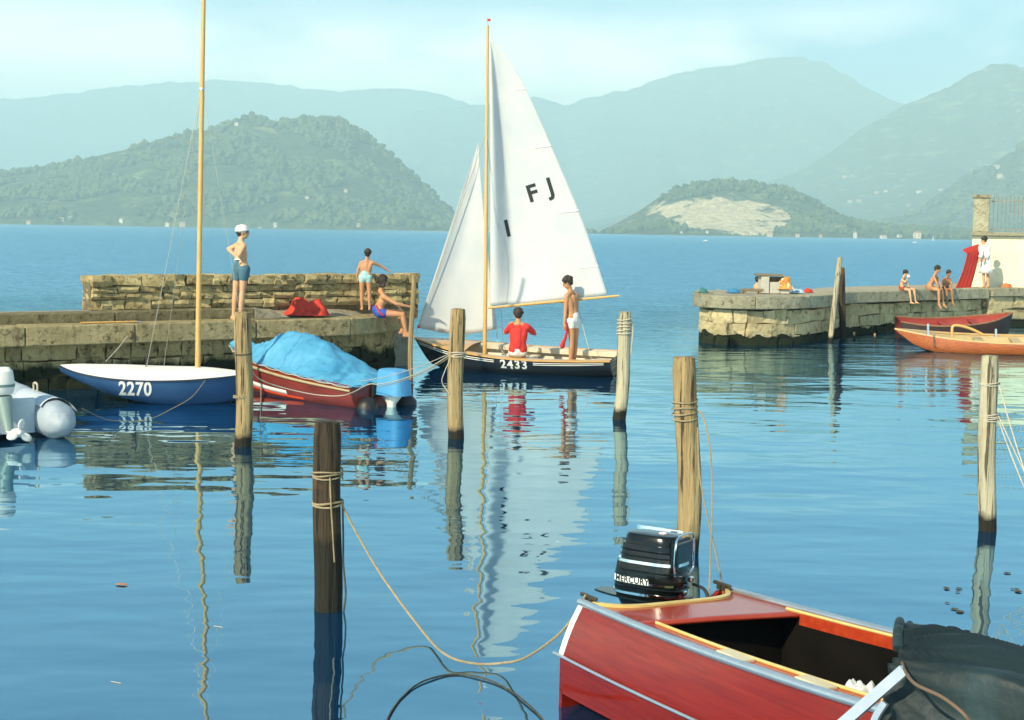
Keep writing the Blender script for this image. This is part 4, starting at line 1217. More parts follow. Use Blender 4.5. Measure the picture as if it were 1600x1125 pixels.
# ------------------------------------------------------------------ foreground runabout
SO = Vector((.855, 8.335)); UD = Vector((.529, -.849))
run, LF = boat_root('mahogany_runabout', SO, SO + UD * 4.2, R(-2.7))
tag(run, 'glossy red mahogany runabout with silver rails, open dark cockpit and green tarpaulin', 'motorboat')
HBF = [(0, .534), (.15, .585), (.38, .64), (.55, .645), (.7, .56), (.84, .36), (.94, .15), (1, .01)]
SZF = [(0, .615), (.25, .645), (.5, .70), (.75, .76), (1, .82)]
def fpt(u, w, side=1, off=0.0):
    hb, sz = cinterp(HBF, u), cinterp(SZF, u)
    tum = .085 * (1 - smooth01(u / .6)) - .10 * smooth01((u - .55) / .45)
    rail_z = lerp(.30, .36, u); ch = lerp(.06, .22, u ** 2)
    k = cinterp([(0, -.14), (.6, -.14), (.85, -.02), (1, .30)], u)
    nodes = [(0, (0, k)), (.35, (max(0, (hb + tum * .55) * (1 - .25 * u)), ch)), (.62, (max(0, hb + tum), rail_z)), (1, (hb, sz))]
    y = z = 0
    for (w0, a), (w1, b) in zip(nodes, nodes[1:]):
        if w <= w1 + 1e-9:
            t = (w - w0) / (w1 - w0); y, z = lerp(a[0], b[0], t), lerp(a[1], b[1], t)
            if w0 == .62: y += .012 * math.sin(math.pi * t)
            break
    x = u * LF - (1 - w) * .35 * smooth01((u - .7) / .3) - (1 - w) * .16 * smooth01((.12 - u) / .12)
    return Vector((x, side * (max(0, y) + off), z))
bm = bmesh.new()
ws = [0, .12, .24, .35, .42, .5, .56, .62, .68, .74, .8, .86, .92, 1]
for sd in (1, -1):
    add_grid(bm, [[fpt(i / 40, w, sd) for w in ws] for i in range(41)])
bmesh.ops.remove_doubles(bm, verts=bm.verts[:], dist=2e-4)
o = bm_obj('hull', bm, M_MAHOG, run); autosmooth(o, 22)
# transom, cut down in the middle for the motor
def transom_top(y):
    s = abs(y) / .534
    return lerp(.40, .615, smooth01((s - .62) / .30))
rows = []
for i in range(33):
    y = lerp(-.60, .60, i / 32)
    zt = transom_top(min(.534, abs(y)) * (1 if y > 0 else -1))
    row = []
    for k in range(7):
        z = lerp(-.1, zt, k / 6)
        w = .35 + .27 * max(0, min(1, (z - .06) / .24)) if z < .30 else .62 + .38 * (z - .30) / .315
        lim = abs(fpt(0, max(0, min(1, w)), 1).y)
        row.append(Vector((-(1 - max(0, min(1, w))) * .16 + .004, max(-lim, min(lim, y)), z)))
    rows.append(row)
bm = bmesh.new(); add_grid(bm, rows); o = bm_obj('transom', bm, M_MAHOG, run); solidify(o, .03)
def aft_edge(v):
    s = min(1, abs(v) / .534); return .025 + .225 * (1 - s ** 5)
CO = [(.60, -.44), (.64, -.2), (.67, 0), (.70, .2), (.73, .49)]        # aft coaming line
def dz(x): return cinterp(SZF, x / LF)
# aft deck
rows = []
for i in range(29):
    y = lerp(-.555, .555, i / 28)
    row = []
    for k in range(7):
        x0, x1 = aft_edge(y), cinterp([(b, a) for a, b in CO], y)
        x = lerp(x0, x1, k / 6)
        hb = cinterp(HBF, x / LF) - .006
        yy = max(-hb, min(hb, y * hb / .555))
        row.append(Vector((x, yy, dz(x) + .012 * (1 - (yy / .6) ** 2))))
    rows.append(row)
M_DECKR = mat('red_deck_varnish', (.33, .032, .012), .20, (.42, .055, .018), 4, 6, stretch=(6, .7, 6), coat=.25)
bm = bmesh.new(); add_grid(bm, rows); o = bm_obj('aft_deck', bm, M_DECKR, run, True); solidify(o, .02)
# side decks
for sd in (1, -1):
    rows = []
    for i in range(31):
        x = lerp(.60 if sd < 0 else .73, 2.9, i / 30)
        hb = cinterp(HBF, x / LF) - .004
        wi = .125 if sd < 0 else .085
        rows.append([Vector((x, sd * lerp(hb, hb - wi, k / 3), dz(x) + .003 * k)) for k in range(4)] + [Vector((x, sd * (hb - wi), dz(x) - .06))])
    bm = bmesh.new(); add_grid(bm, rows); bm_obj('side_deck', bm, M_DECKR, run, False)
    tube_obj('coaming_trim', [Vector((lerp(.62, 2.9, i / 20), sd * (cinterp(HBF, lerp(.62, 2.9, i / 20) / LF) - wi + .002), dz(lerp(.62, 2.9, i / 20)) + .014)) for i in range(21)], .010, mat('ochre_trim', (.60, .44, .14), .4, (.7, .52, .2), 10), run, 6)
# forward deck
rows = []
for i in range(17):
    u = lerp(.66, .99, i / 16); hb = cinterp(HBF, u) - .004
    rows.append([Vector((u * LF, lerp(-hb, hb, k / 8), cinterp(SZF, u) + .05 * (1 - (k / 4 - 1) ** 2) * hb / .6)) for k in range(9)])
bm = bmesh.new(); add_grid(bm, rows); bm_obj('foredeck', bm, M_DECKR, run, True)
# aft deck edge trim
ed = [Vector((aft_edge(v) - .004, v * (cinterp(HBF, aft_edge(v) / LF) - .01) / .534, dz(aft_edge(v)) + .006)) for v in [lerp(-.534, .534, i / 60) for i in range(61)]]
bm = bmesh.new(); add_grid(bm, [[p + Vector((-.010, 0, -.03)), p + Vector((-.010, 0, .016)), p + Vector((.030, 0, .016)), p + Vector((.030, 0, -.01))] for p in ed], closed=True)
bm_obj('deck_edge_trim', bm, MATS['ochre_trim'], run)
# bulkhead of the motor well
bm = bmesh.new(); add_grid(bm, [[p + Vector((.0, 0, -.012)), p + Vector((.03, 0, -.42))] for p in ed]); bm_obj('well_bulkhead', bm, M_MAHOG, run, True)
# cockpit tub
xs = [.56, .60, .66, 1.2, 1.8, 2.4, 2.9, 2.95]
bm = bmesh.new()
rows = []
for x in [lerp(.58, 2.9, i / 20) for i in range(21)]:
    hb = cinterp(HBF, x / LF)
    rows.append([Vector((x, -hb + .12, dz(x) - .015)), Vector((x, -hb + .07, .30)), Vector((x, -hb + .14, .07)), Vector((x, 0, .03)), Vector((x, hb - .14, .07)), Vector((x, hb - .05, .30)), Vector((x, hb - .085, dz(x) - .015))])
add_grid(bm, rows)
for row in (rows[0], rows[-1]):
    bm.faces.new([bm.verts.new(p) for p in row])
bm_obj('cockpit_tub', bm, M_DARKIN, run)
bm = bmesh.new(); add_box(bm, (1.62, 0, .30), (.42, .95, .10), bevel=.03, seg=2); bm_obj('bench_seat', bm, mat('black_vinyl', (.012, .012, .014), .45), run)
# rails
for sd in (1, -1):
    pts = [fpt(i / 40, 1, sd) + Vector((0, sd * .008, .008)) for i in range(41)]
    tube_obj('gunwale_rail', pts, .023, M_STEEL, run, 10)
    tube_obj('spray_rail', [fpt(i / 40, .62, sd) + Vector((-.05 if i == 0 else 0, sd * .012, 0)) for i in range(41)], .010, M_STEEL, run, 8)
    bm = bmesh.new()
    add_grid(bm, [[fpt(.0, w, sd, .004) + Vector((-.012, 0, 0)), fpt(.0, w, sd, .006) + Vector((.012, 0, 0)), fpt(.012, w, sd, -.004), fpt(0, w, sd, -.012) + Vector((-.012, 0, 0))] for w in [lerp(.60, 1, i / 12) for i in range(13)]], closed=True)
    bm_obj('corner_strip', bm, M_WHITE, run)
    c = fpt(0.006, 1, sd) + Vector((.01, -sd * .03, .03))
    bm = bmesh.new(); add_box(bm, c + Vector((0, 0, .012)), (.16, .024, .022), bevel=.006); add_box(bm, c + Vector((-.02, 0, -.008)), (.03, .03, .03)); add_box(bm, c + Vector((.03, 0, -.008)), (.03, .03, .03)); bm_obj('cleat', bm, mat('dull_bronze', (.10, .085, .06), .45, metal=.7), run)
bpy.context.view_layer.update()
MR = run.matrix_world; MRI = MR.inverted()
def rl(px, py, z): return MRI @ at_z(px, py, z)
# step pads on the near side deck
for px, py in ((1106, 1045), (1226, 1101)):
    c = rl(px, py, .665)
    x = c.x; hb = cinterp(HBF, x / LF)
    bm = bmesh.new(); add_box(bm, (x, -(hb - .064), dz(x) + .016), (.20, .088, .020), bevel=.006, seg=2); bm_obj('step_pad', bm, mat('cream_rubber', (.66, .58, .38), .7, (.6, .52, .33), 10), run)
# windscreen frame on the near side
w0, w1 = rl(1316, 1132, .76), rl(1413, 1047, 1.02)
dirw = (w1 - w0)
def flatbar(name, pts, wd, th, nrm, mat_):
    rows = []
    nrm = Vector(nrm).normalized()
    for i, p in enumerate(pts):
        t = (pts[min(i + 1, len(pts) - 1)] - pts[max(i - 1, 0)]).normalized(); s = t.cross(nrm).normalized()
        rows.append([p + s * wd / 2 - nrm * th / 2, p + s * wd / 2 + nrm * th / 2, p - s * wd / 2 + nrm * th / 2, p - s * wd / 2 - nrm * th / 2])
    bm = bmesh.new(); V = add_grid(bm, rows, closed=True); bm.faces.new(V[0][::-1]); bm.faces.new(V[-1])
    return bm_obj(name, bm, mat_, run)
flatbar('windscreen_frame', [w0 - dirw * .35, w0, w0 + dirw * .5, w1], .048, .02, (.1, -1, .15), M_STEEL)
lowb = [w0 + dirw * .62 + Vector((.03, 0, -.04)), w0 + dirw * .40 + Vector((.05, 0, -.06)), w0 + dirw * .28 + Vector((.09, 0, -.11)), w0 + dirw * .24 + Vector((.12, 0, -.2))]
flatbar('windscreen_bracket', spline(lowb, 4), .03, .016, (.1, -1, .15), M_STEEL)
# dark green tarpaulin over the fore part
M_GTARP = mat('dark_green_tarpaulin', (.0035, .011, .012), .62, (.007, .022, .024), 2.2, 5, var2=(.022, .060, .070), scale2=1.6, thr=(.58, .75), bump=.5, bscale=12)
E0, E1 = rl(1440, 1001, .70), rl(1413, 1046, 1.0)
rows = []
NT, NSg = 90, 110
for j in range(NT + 1):
    t = j / NT
    row = []
    for i in range(NSg + 1):
        s = lerp(-.32, 1.38, i / NSg)                      # 0 far gunwale .. 1 near side
        sc = max(0, min(1, s))
        ex = lerp(1.46, 2.52, sc ** 1.1)
        x = ex + t * (3.95 - ex)
        hb = cinterp(HBF, min(1, x / LF)) + .03
        v = lerp(hb, -hb, sc)
        base = dz(min(x, LF)) + .02
        hump = .07 * math.exp(-((s - .12) / .13) ** 2) * math.exp(-((x - 1.75) / .30) ** 2)
        rise = lerp(.02, .25, smooth01(sc / .85)) * (1 - smooth01((x - 2.9) / 1.1) * .75)
        rise += .05 * math.sin(math.pi * sc) * smooth01((x - 1.6) / .8) * (1 - smooth01((x - 3.1) / .9))
        z = base + rise + hump
        an, ds = math.atan2(1.05 - s, (x - 2.35) * .9), math.hypot(x - 2.35, 1.05 - s)
        fold = -.10 * abs(math.sin(an * 6.5 + 1.6 * noise.noise((x * 1.3, s * 2, 2.2)))) * min(1, ds * 1.3) - .05 * abs(noise.noise((an * 7, ds * .8, 7.7))) + .035 * noise.noise((x * 1.8, s * 3, 5)) + .05
        z += fold * .8
        if s < 0: v += -s * .25; z -= (-s) ** 1.0 * 1.1
        if s > 1: v -= (s - 1) * .45; z -= (s - 1) * 1.15
        if s < 0 or s > 1: v += fold * .9 * (1 if s < 0 else -1)
        row.append(Vector((x, v, z)))
    rows.append(row)
bm = bmesh.new(); add_grid(bm, rows); o = bm_obj('tarpaulin', bm, M_GTARP, run, True); solidify(o, .006); o.data.polygons.foreach_set('use_smooth', [True] * len(o.data.polygons))
# rolled front edge of the tarpaulin
tube_obj('tarp_hem', [rows[0][i] + Vector((-.005, 0, .004)) for i in range(34, 86)], .022, mat('dark_green_hem', (.012, .03, .03), .6), run, 8)
tube_obj('tarp_cord', spline([rl(1411, 1018, .98), rl(1409, 1032, 1.0), rl(1416, 1052, 1.03), rl(1432, 1070, 1.04), rl(1470, 1088, 1.05), rl(1500, 1110, 1.04), rl(1516, 1128, 1.0)], 6), .007, mat('brown_cord', (.16, .10, .06), .8), run, 6)
# things left in the cockpit
pd = empty('wooden_paddle', rl(1225, 1095, .3)); pd.location = MR @ Vector((1.30, -.38, .08))
tag(pd, 'brown wooden paddle with its blade propped up inside the runabout\'s cockpit', 'paddle')
with Into(pd):
    a, b, c = at_z(1250, 1120, .42), at_z(1225, 1072, .58), at_z(1200, 1052, .66)
    M_PAD = mat('brown_paddle_wood', (.20, .11, .035), .5, (.28, .16, .06), 8, 4)
    tube_obj('shaft', [a - (b - a) * 2.0, a, b], .018, M_PAD, None, 8)
    bm = bmesh.new(); add_tube(bm, [b, b.lerp(c, .3), b.lerp(c, .75), c, c + (c - b) * .12], [.02, .05, .075, .07, .035], 12, flat=.3); bm_obj('blade', bm, M_PAD, None, True)
cl = []
def cloth_heap(name, label, cat, c, rx, ry, h, mat_, seed, n=26, group=None):
    rows = []
    for j in range(n + 1):
        row = []
        for i in range(n + 1):
            x, y = 2 * i / n - 1, 2 * j / n - 1
            k = max(abs(x), abs(y)); rr = math.hypot(x, y) or 1
            xx, yy = x * k / rr, y * k / rr
            rim = 1 + .25 * noise.noise((xx * 1.8, yy * 1.8, seed))
            q = 1 - k
            z = h * (smooth01(q * 1.6) * (.95 + .35 * noise.noise((xx * 1.7, yy * 1.7, seed + 3))) + -.55 * abs(noise.noise((xx * 2.6, yy * 2.6, seed + 7))) * min(1, q * 4) + -.25 * abs(noise.noise((xx * 6, yy * 6, seed))) * min(1, q * 4))
            row.append(Vector((xx * rx * rim, yy * ry * rim, max(.006, z + .01))))
        rows.append(row)
    bm = bmesh.new(); add_grid(bm, rows)
    o = bm_obj(name, bm, mat_, None, True); solidify(o, .005); o.data.polygons.foreach_set('use_smooth', [True] * len(o.data.polygons))
    o.location = c; tag(o, label, cat, group); return o
tc_ = at_z(1345, 1083, .60)
cloth_heap('white_towel', 'crumpled white towel lying in the runabout behind the windscreen frame', 'towel', tc_ - Vector((0, 0, .05)), .14, .09, .10, mat('white_towel', (.70, .73, .72), .9, (.62, .66, .66), 8, bump=.4), 2.0)

# ------------------------------------------------------------------ its outboard motor
EX, EY = -.17, .14
om = empty('outboard_motor', MR @ Vector((EX, EY, .335)))
om.rotation_euler = (run.rotation_euler.x, 0, run.rotation_euler.z + R(27)); om.scale = (.97, .97, .80)
tag(om, 'black outboard motor with silver bands and MERCURY badge on the red runabout\'s stern', 'outboard motor')
bpy.context.view_layer.update()
def el(name, secs, m_, n=32, p=3.4): return loft(name, secs, m_, om, n, p)
cowl = el('cowl', [(-.02, 0, .30, .215, .150), (-.02, 0, .335, .228, .160), (-.02, 0, .46, .228, .160), (-.015, 0, .555, .220, .154), (-.012, 0, .575, .216, .150)], M_COWL)
el('cowl_top', [(-.01, 0, .566, .205, .142), (-.01, 0, .66, .198, .136), (-.012, 0, .70, .192, .130)], M_COWL)
el('cowl_cap', [(-.012, 0, .70, .180, .118), (-.014, 0, .755, .172, .112), (-.014, 0, .775, .160, .100), (-.014, 0, .780, .135, .078)], M_COWL)
M_CHROME = mat('chrome', (.80, .82, .82), .10, metal=1.0)
el('chrome_band', [(-.013, 0, .556, .2215, .1555), (-.012, 0, .578, .2195, .1535)], M_CHROME)
el('chrome_band', [(-.02, 0, .315, .234, .166), (-.02, 0, .333, .234, .166)], M_CHROME)
el('lower_cowl', [(.0, 0, .06, .13, .09), (-.02, 0, .20, .18, .125), (-.02, 0, .30, .22, .152)], M_COWL)
for z_, hx_, hy_ in ((.655, .2025, .140), (.612, .2060, .143), (.500, .2275, .1595), (.375, .2325, .164)):
    el('cowl_rib', [(-.013, 0, z_ - .006, hx_, hy_), (-.013, 0, z_, hx_ + .004, hy_ + .004), (-.013, 0, z_ + .006, hx_, hy_)], M_COWL)
# splash tray reaching aft
bm = bmesh.new(); rows = []
for i in range(15):
    x = lerp(-.40, .20, i / 14); hw = .17 * math.sin(math.pi * min(1, (i + 1.0) / 15 * .62)) ** .6
    rows.append([Vector((x, -hw, .268)), Vector((x, -hw, .284)), Vector((x, hw, .284)), Vector((x, hw, .268))])
V = add_grid(bm, rows, closed=True); bm.faces.new(V[0]); bm.faces.new(V[-1]); bm_obj('splash_tray', bm, M_COWL, om)
# rim rising round the top and the front plate
el_r = [Vector((.165, y, z)) for y, z in [(-.13, .50), (-.145, .56), (-.14, .72), (-.11, .785), (0, .80), (.11, .785), (.14, .72), (.145, .56), (.13, .50), (0, .478), (-.13, .50)]]
tube_obj('front_trim', [p + Vector((.035, 0, 0)) for p in spline(el_r, 4)], .007, M_CHROME, om, 6)
bm = bmesh.new(); add_box(bm, (.175, 0, .635), (.05, .26, .25), bevel=.03, seg=3); bm_obj('front_plate', bm, M_COWL, om)
el('top_rim', [(-.02, .098, .772, .165, .014), (-.02, .098, .80, .165, .012)], M_CHROME)
bm = bmesh.new(); add_tube(bm, [Vector((.05 + math.cos(a) * .022, -.01 + math.sin(a) * .022, .784)) for a in [k * math.pi / 8 for k in range(17)]], .007, 6); bm_obj('top_emblem', bm, mat('red_white_emblem', (.75, .35, .38), .4, (.8, .8, .8), 60), om)
for k, z in enumerate((.36, .45)):
    bm = bmesh.new(); add_box(bm, (.235, -.06 + .1 * k, z), (.03, .05, .04), bevel=.008); bm_obj('latch', bm, M_CHROME, om)
tube_obj('fuel_hose', spline([(.22, .10, .40), (.30, .12, .36), (.34, .10, .24), (.30, .06, .15)], 6), .012, M_RUBBER, om, 8)
el('bracket', [(.13, 0, -.05, .06, .13), (.13, 0, .22, .07, .14)], M_RUBBER, 16)
el('motor_leg', [(-.02, 0, -1.0, .05, .03), (-.02, 0, -.3, .08, .05), (.0, 0, .07, .11, .07)], M_COWL, 16, 2.4)
bpy.context.view_layer.update()
MOM = om.matrix_world
cb = bvh_of(cowl)
yd = (MOM.to_3x3() @ Vector((0, 1, 0))).normalized(); xd = (MOM.to_3x3() @ Vector((1, 0, 0))).normalized(); zd = (MOM.to_3x3() @ Vector((0, 0, 1))).normalized()
bc_ = MOM @ Vector((-.085, -.5, .425))
def band_on(name, x0, x1, z0, z1, m_, lift):
    rows = []
    for k in range(2):
        row = []
        for i in range(25):
            o_ = MOM @ Vector((lerp(x0, x1, i / 24), -.5, lerp(z0, z1, k)))
            hit = cb.ray_cast(o_, yd, 5)[0]
            row.append((hit if hit is not None else o_ + yd * .4) - yd * lift)
        rows.append(row)
    bm = bmesh.new(); add_grid(bm, rows); o = bm_obj(name, bm, m_, None); solidify(o, .002); return o
with Into(om):
    band_on('badge', -.225, .035, .402, .450, mat('badge_white', (.72, .74, .70), .35), .003)
    band_on('badge_line', .035, .185, .402, .418, M_CHROME, .003)
    lay_text('badge_lettering', 'MERCURY', .052, lambda x, y: bc_ + xd * x + zd * y, cb, yd, M_BLACK, None, 1.05, .006)
# ------------------------------------------------------------------ people
def blob(name, caps, voxel, mat_, parent=None, it=6, fac=.5):
    """one continuous skin over tapered limbs: (p0, r0, p1, r1) capsules and ('E', centre, radii, rotation) ellipsoids"""
    bm = bmesh.new()
    for c in caps:
        if c[0] == 'E':
            _, cen, rad, rot = c
            r = bmesh.ops.create_icosphere(bm, subdivisions=3, radius=1.0)
            bmesh.ops.scale(bm, vec=rad, verts=r['verts'])
            if rot is not None: bmesh.ops.rotate(bm, cent=(0, 0, 0), matrix=rot, verts=r['verts'])
            bmesh.ops.translate(bm, vec=cen, verts=r['verts'])
        else:
            p0, r0, p1, r1 = c
            p0, p1 = Vector(p0), Vector(p1)
            d = p1 - p0
            d = d.normalized() if d.length > 1e-6 else Vector((0, 0, 1))
            pts = [p0 - d * r0 * math.cos(t) for t in (.15, .6, 1.05)] + [p0, p1] + [p1 + d * r1 * math.cos(t) for t in (1.05, .6, .15)]
            rad = [r0 * math.sin(t) for t in (.15, .6, 1.05)] + [r0, r1] + [r1 * math.sin(t) for t in (1.05, .6, .15)]
            add_tube(bm, pts, rad, 12)
    bmesh.ops.recalc_face_normals(bm, faces=bm.faces[:])
    me = bpy.data.meshes.new(name); bm.to_mesh(me); bm.free()
    o = link(name, me, mat_)
    m = o.modifiers.new('r', 'REMESH'); m.mode = 'VOXEL'; m.voxel_size = voxel
    m = o.modifiers.new('s', 'SMOOTH'); m.factor = fac; m.iterations = it
    dg = bpy.context.evaluated_depsgraph_get()
    me2 = bpy.data.meshes.new_from_object(o.evaluated_get(dg)); o.modifiers.clear(); o.data = me2
    me2.polygons.foreach_set('use_smooth', [True] * len(me2.polygons))
    if not me2.materials: me2.materials.append(mat_)
    return o
def basis(f, up=Vector((0, 0, 1))):
    """rotation whose x is forward f, y is left, z up"""
    f = Vector(f).normalized(); l = up.cross(f).normalized(); u = f.cross(l)
    return Matrix((f, l, u)).transposed()
SKIN_T = mat('tanned_skin', (.46, .22, .10), .55, (.52, .26, .13), 6, spec=.35)
SKIN_L = mat('light_tan_skin', (.56, .32, .17), .55, (.62, .36, .20), 6, spec=.35)
SKIN_D = mat('deep_tan_skin', (.34, .15, .065), .5, (.40, .19, .085), 6, spec=.4)
HAIR = mat('dark_brown_hair', (.016, .010, .007), .6, (.035, .022, .014), 30, bump=.6, bscale=60)
def hand(caps, wrist, d, S, curl=.3, nrm=Vector((0, 0, -1)), thumb=None):
    d = Vector(d).normalized(); nrm = (nrm - d * nrm.dot(d))
    nrm = nrm.normalized() if nrm.length > .01 else d.orthogonal().normalized()
    sd = d.cross(nrm).normalized()
    pc = wrist + d * .045 * S
    caps.append((wrist, .024 * S, wrist + d * .03 * S, .028 * S))
    for k in (-1, 1): caps.append((pc - d * .02 * S + sd * .016 * k * S, .018 * S, pc + d * .03 * S + sd * .022 * k * S, .016 * S))
    for k, ln in ((-1.5, .060), (-.5, .075), (.5, .080), (1.5, .070)):
        a = pc + d * .038 * S + sd * k * .019 * S
        b = a + (d * math.cos(curl) + nrm * math.sin(curl)) * ln * .5 * S
        c = b + (d * math.cos(curl * 2.4) + nrm * math.sin(curl * 2.4)) * ln * .5 * S
        caps += [(a, .0095 * S, b, .0088 * S), (b, .0088 * S, c, .0075 * S)]
    ts = thumb if thumb else 1
    a = pc - d * .025 * S + sd * ts * .030 * S
    b = a + (d * .7 + sd * ts * .7).normalized() * .035 * S
    c = b + (d * .9 + sd * ts * .25 + nrm * .3).normalized() * .030 * S
    caps += [(a, .013 * S, b, .0115 * S), (b, .0115 * S, c, .009 * S)]
def person(label, J, S, face, skin, hair=HAIR, hair_len=0.0, voxel=.010, shorts=None, shirt=None, extra=None, hat=None, glasses=False, eyes=True, sleeve=.6, name='person', short_leg=.42, curlL=.35, curlR=.35):
    """J: joint -> (px, py, depth); face: direction the head looks"""
    Y0 = J['Y']
    def P(k):
        px, py, dy = J[k]; return at_y(px, py, Y0 + dy)
    g_ = {k: P(k) for k in J if k not in ('Y',)}
    hd, nk, pv = g_['head'], g_['neck'], g_['pelvis']
    sL, sR, hL, hR = g_['sL'], g_['sR'], g_['hL'], g_['hR']
    ch = (sL + sR) / 2 - (nk - pv).normalized() * .06 * S
    caps = []
    # trunk: two columns and a spine
    for s_, h_ in ((sL, hL), (sR, hR)):
        up = s_ * .72 + nk * .28
        cst = s_.lerp(h_, .28).lerp(ch.lerp(pv, .28), .42); wst = s_.lerp(h_, .68).lerp(ch.lerp(pv, .68), .45)
        caps += [(up - Vector((0, 0, .02 * S)), .050 * S, cst, .088 * S), (cst, .088 * S, wst, .078 * S), (wst, .078 * S, h_, .092 * S), (s_, .054 * S, up, .048 * S)]
    caps += [(ch, .090 * S, ch.lerp(pv, .55), .088 * S), (ch.lerp(pv, .55), .088 * S, pv, .105 * S), (hL, .085 * S, hR, .085 * S)]
    caps += [(nk - Vector((0, 0, .03 * S)), .058 * S, nk.lerp(hd, .55), .050 * S), (nk - Vector((0, 0, .015 * S)), .050 * S, sL.lerp(nk, .5), .046 * S), (nk - Vector((0, 0, .015 * S)), .050 * S, sR.lerp(nk, .5), .046 * S)]
    # head
    B = basis(face); f, l, u = B.col[0], B.col[1], B.col[2]
    caps += [('E', hd + u * .018 * S - f * .008 * S, Vector((.098, .076, .098)) * S, B), ('E', hd - u * .045 * S + f * .020 * S, Vector((.070, .058, .070)) * S, B),
             ('E', hd - u * .082 * S + f * .058 * S, Vector((.026, .032, .022)) * S, B),
             (hd + f * .088 * S + u * .012 * S, .011 * S, hd + f * .108 * S - u * .026 * S, .015 * S),
             ('E', hd + f * .082 * S - u * .055 * S, Vector((.014, .026, .010)) * S, B)]
    for q in (1, -1): caps.append(('E', hd + l * q * .076 * S - f * .008 * S - u * .010 * S, Vector((.022, .010, .032)) * S, B))
    # arms
    for sd, s_ in (('L', sL), ('R', sR)):
        e, w = g_['e' + sd], g_['w' + sd]
        caps += [(s_, .052 * S, s_.lerp(e, .45), .046 * S), (s_.lerp(e, .45), .046 * S, e, .037 * S), (e, .038 * S, e.lerp(w, .3), .039 * S), (e.lerp(w, .3), .039 * S, w, .025 * S)]
        dr = g_.get('d' + sd)
        hand(caps, w, (dr - w) if dr is not None else (w - e), S, curlL if sd == 'L' else curlR)
    # legs
    for sd, h_ in (('L', hL), ('R', hR)):
        k_, a_, t_ = g_['k' + sd], g_['a' + sd], g_['t' + sd]
        caps += [(h_, .088 * S, h_.lerp(k_, .4), .078 * S), (h_.lerp(k_, .4), .078 * S, k_, .054 * S), (k_, .054 * S, k_.lerp(a_, .32), .056 * S), (k_.lerp(a_, .32), .056 * S, a_, .034 * S)]
        td = (t_ - a_); td.z = 0 if abs(td.z) < .05 else td.z
        sole = a_ - Vector((0, 0, .055 * S)) if (k_ - a_).normalized().z > .5 else a_
        heel = sole - td.normalized() * .045 * S
        ball = sole + td.normalized() * .13 * S - Vector((0, 0, .008 * S))
        caps += [(a_, .036 * S, heel, .030 * S), (a_, .034 * S, ball, .030 * S), (heel, .028 * S, ball, .028 * S)]
        sdv = td.normalized().cross(Vector((0, 0, 1))).normalized()
        for q in (-.022, 0, .022): caps.append((ball + sdv * q * S, .018 * S, ball + td.normalized() * .06 * S + sdv * q * S, .013 * S))
    base = (g_['aL'] + g_['aR']) / 2
    root = empty(name, (base.x, base.y, min(g_['aL'].z, g_['aR'].z) - .06 * S)); tag(root, label, 'person')
    with Into(root):
        body = blob('body', caps, voxel, skin, None, 5)
        hc = [('E', hd + u * .040 * S - f * .026 * S, Vector((.106, .096, .098)) * S, B), ('E', hd + u * .010 * S - f * .055 * S, Vector((.062, .082, .090)) * S, B), ('E', hd + u * .085 * S + f * .040 * S, Vector((.055, .068, .036)) * S, B)]
        rr = random.Random(len(label))
        for _ in range(26):
            th, ph = rr.uniform(0, 6.28), rr.uniform(.1, 1.5)
            v = Vector((math.cos(th) * math.sin(ph), math.sin(th) * math.sin(ph), math.cos(ph)))
            if v.x > .55 and v.z < .7: continue
            pt = hd + u * .035 * S - f * .024 * S + B @ Vector((v.x * .100, v.y * .090, v.z * .098)) * S
            hc.append(('E', pt, Vector((.030, .030, .026)) * S, None))
        if hair_len:
            for q in (-1, -.5, 0, .5, 1):
                b0 = hd + l * q * .074 * S - f * (.075 - .055 * abs(q)) * S
                hc.append((b0, .034 * S, b0 - u * hair_len * S - f * .01 * S, .026 * S))
        blob('hair', hc, max(voxel, .009), hair, None, 3)
        if eyes:
            for q in (1, -1):
                bm = bmesh.new(); add_sphere(bm, hd + f * .083 * S + l * q * .031 * S + u * .010 * S, .0115 * S, 2); bm_obj('eye', bm, mat('dark_eye', (.015, .012, .010), .2), None, True)
            bm = bmesh.new(); add_sphere(bm, hd + f * .094 * S - u * .055 * S, .016 * S, 2, (.35, 1, .28) if abs(f.x) > .7 else (1, .35, .28)); bm_obj('mouth', bm, mat('lip', (.30, .09, .07), .5), None, True)
        if glasses:
            bm = bmesh.new()
            for q in (1, -1):
                c = hd + f * .100 * S + l * q * .033 * S + u * .012 * S
                v = add_sphere(bm, (0, 0, 0), .030 * S, 2, (.25, 1, .75)); bmesh.ops.rotate(bm, cent=(0, 0, 0), matrix=B, verts=v); bmesh.ops.translate(bm, vec=c, verts=v)
                add_tube(bm, [c + l * q * .025 * S, hd + l * q * .082 * S + u * .014 * S], .005 * S, 6)
            bm_obj('sunglasses', bm, mat('dark_lens', (.008, .008, .010), .15), None)
        if hat:
            blob('sun_hat', [('E', hd + u * .062 * S - f * .016 * S, Vector((.126, .116, .092)) * S, B), ('E', hd + u * .040 * S - f * .012 * S, Vector((.136, .124, .032)) * S, B)], max(voxel, .009), hat, None, 4)
        if shorts:
            sc = [(hL, .108 * S, hR, .108 * S), (pv, .116 * S, (hL + hR) / 2, .116 * S), (hL, .104 * S, hR.lerp(pv, .6) + Vector((0, 0, .03 * S)), .104 * S), (hR, .104 * S, hL.lerp(pv, .6) + Vector((0, 0, .03 * S)), .104 * S)]
            for sd, h_ in (('L', hL), ('R', hR)):
                k_ = g_['k' + sd]; sc += [(h_, .106 * S, h_.lerp(k_, short_leg), .094 * S)]
            blob('shorts', sc, max(voxel, .010), shorts, None, 5)
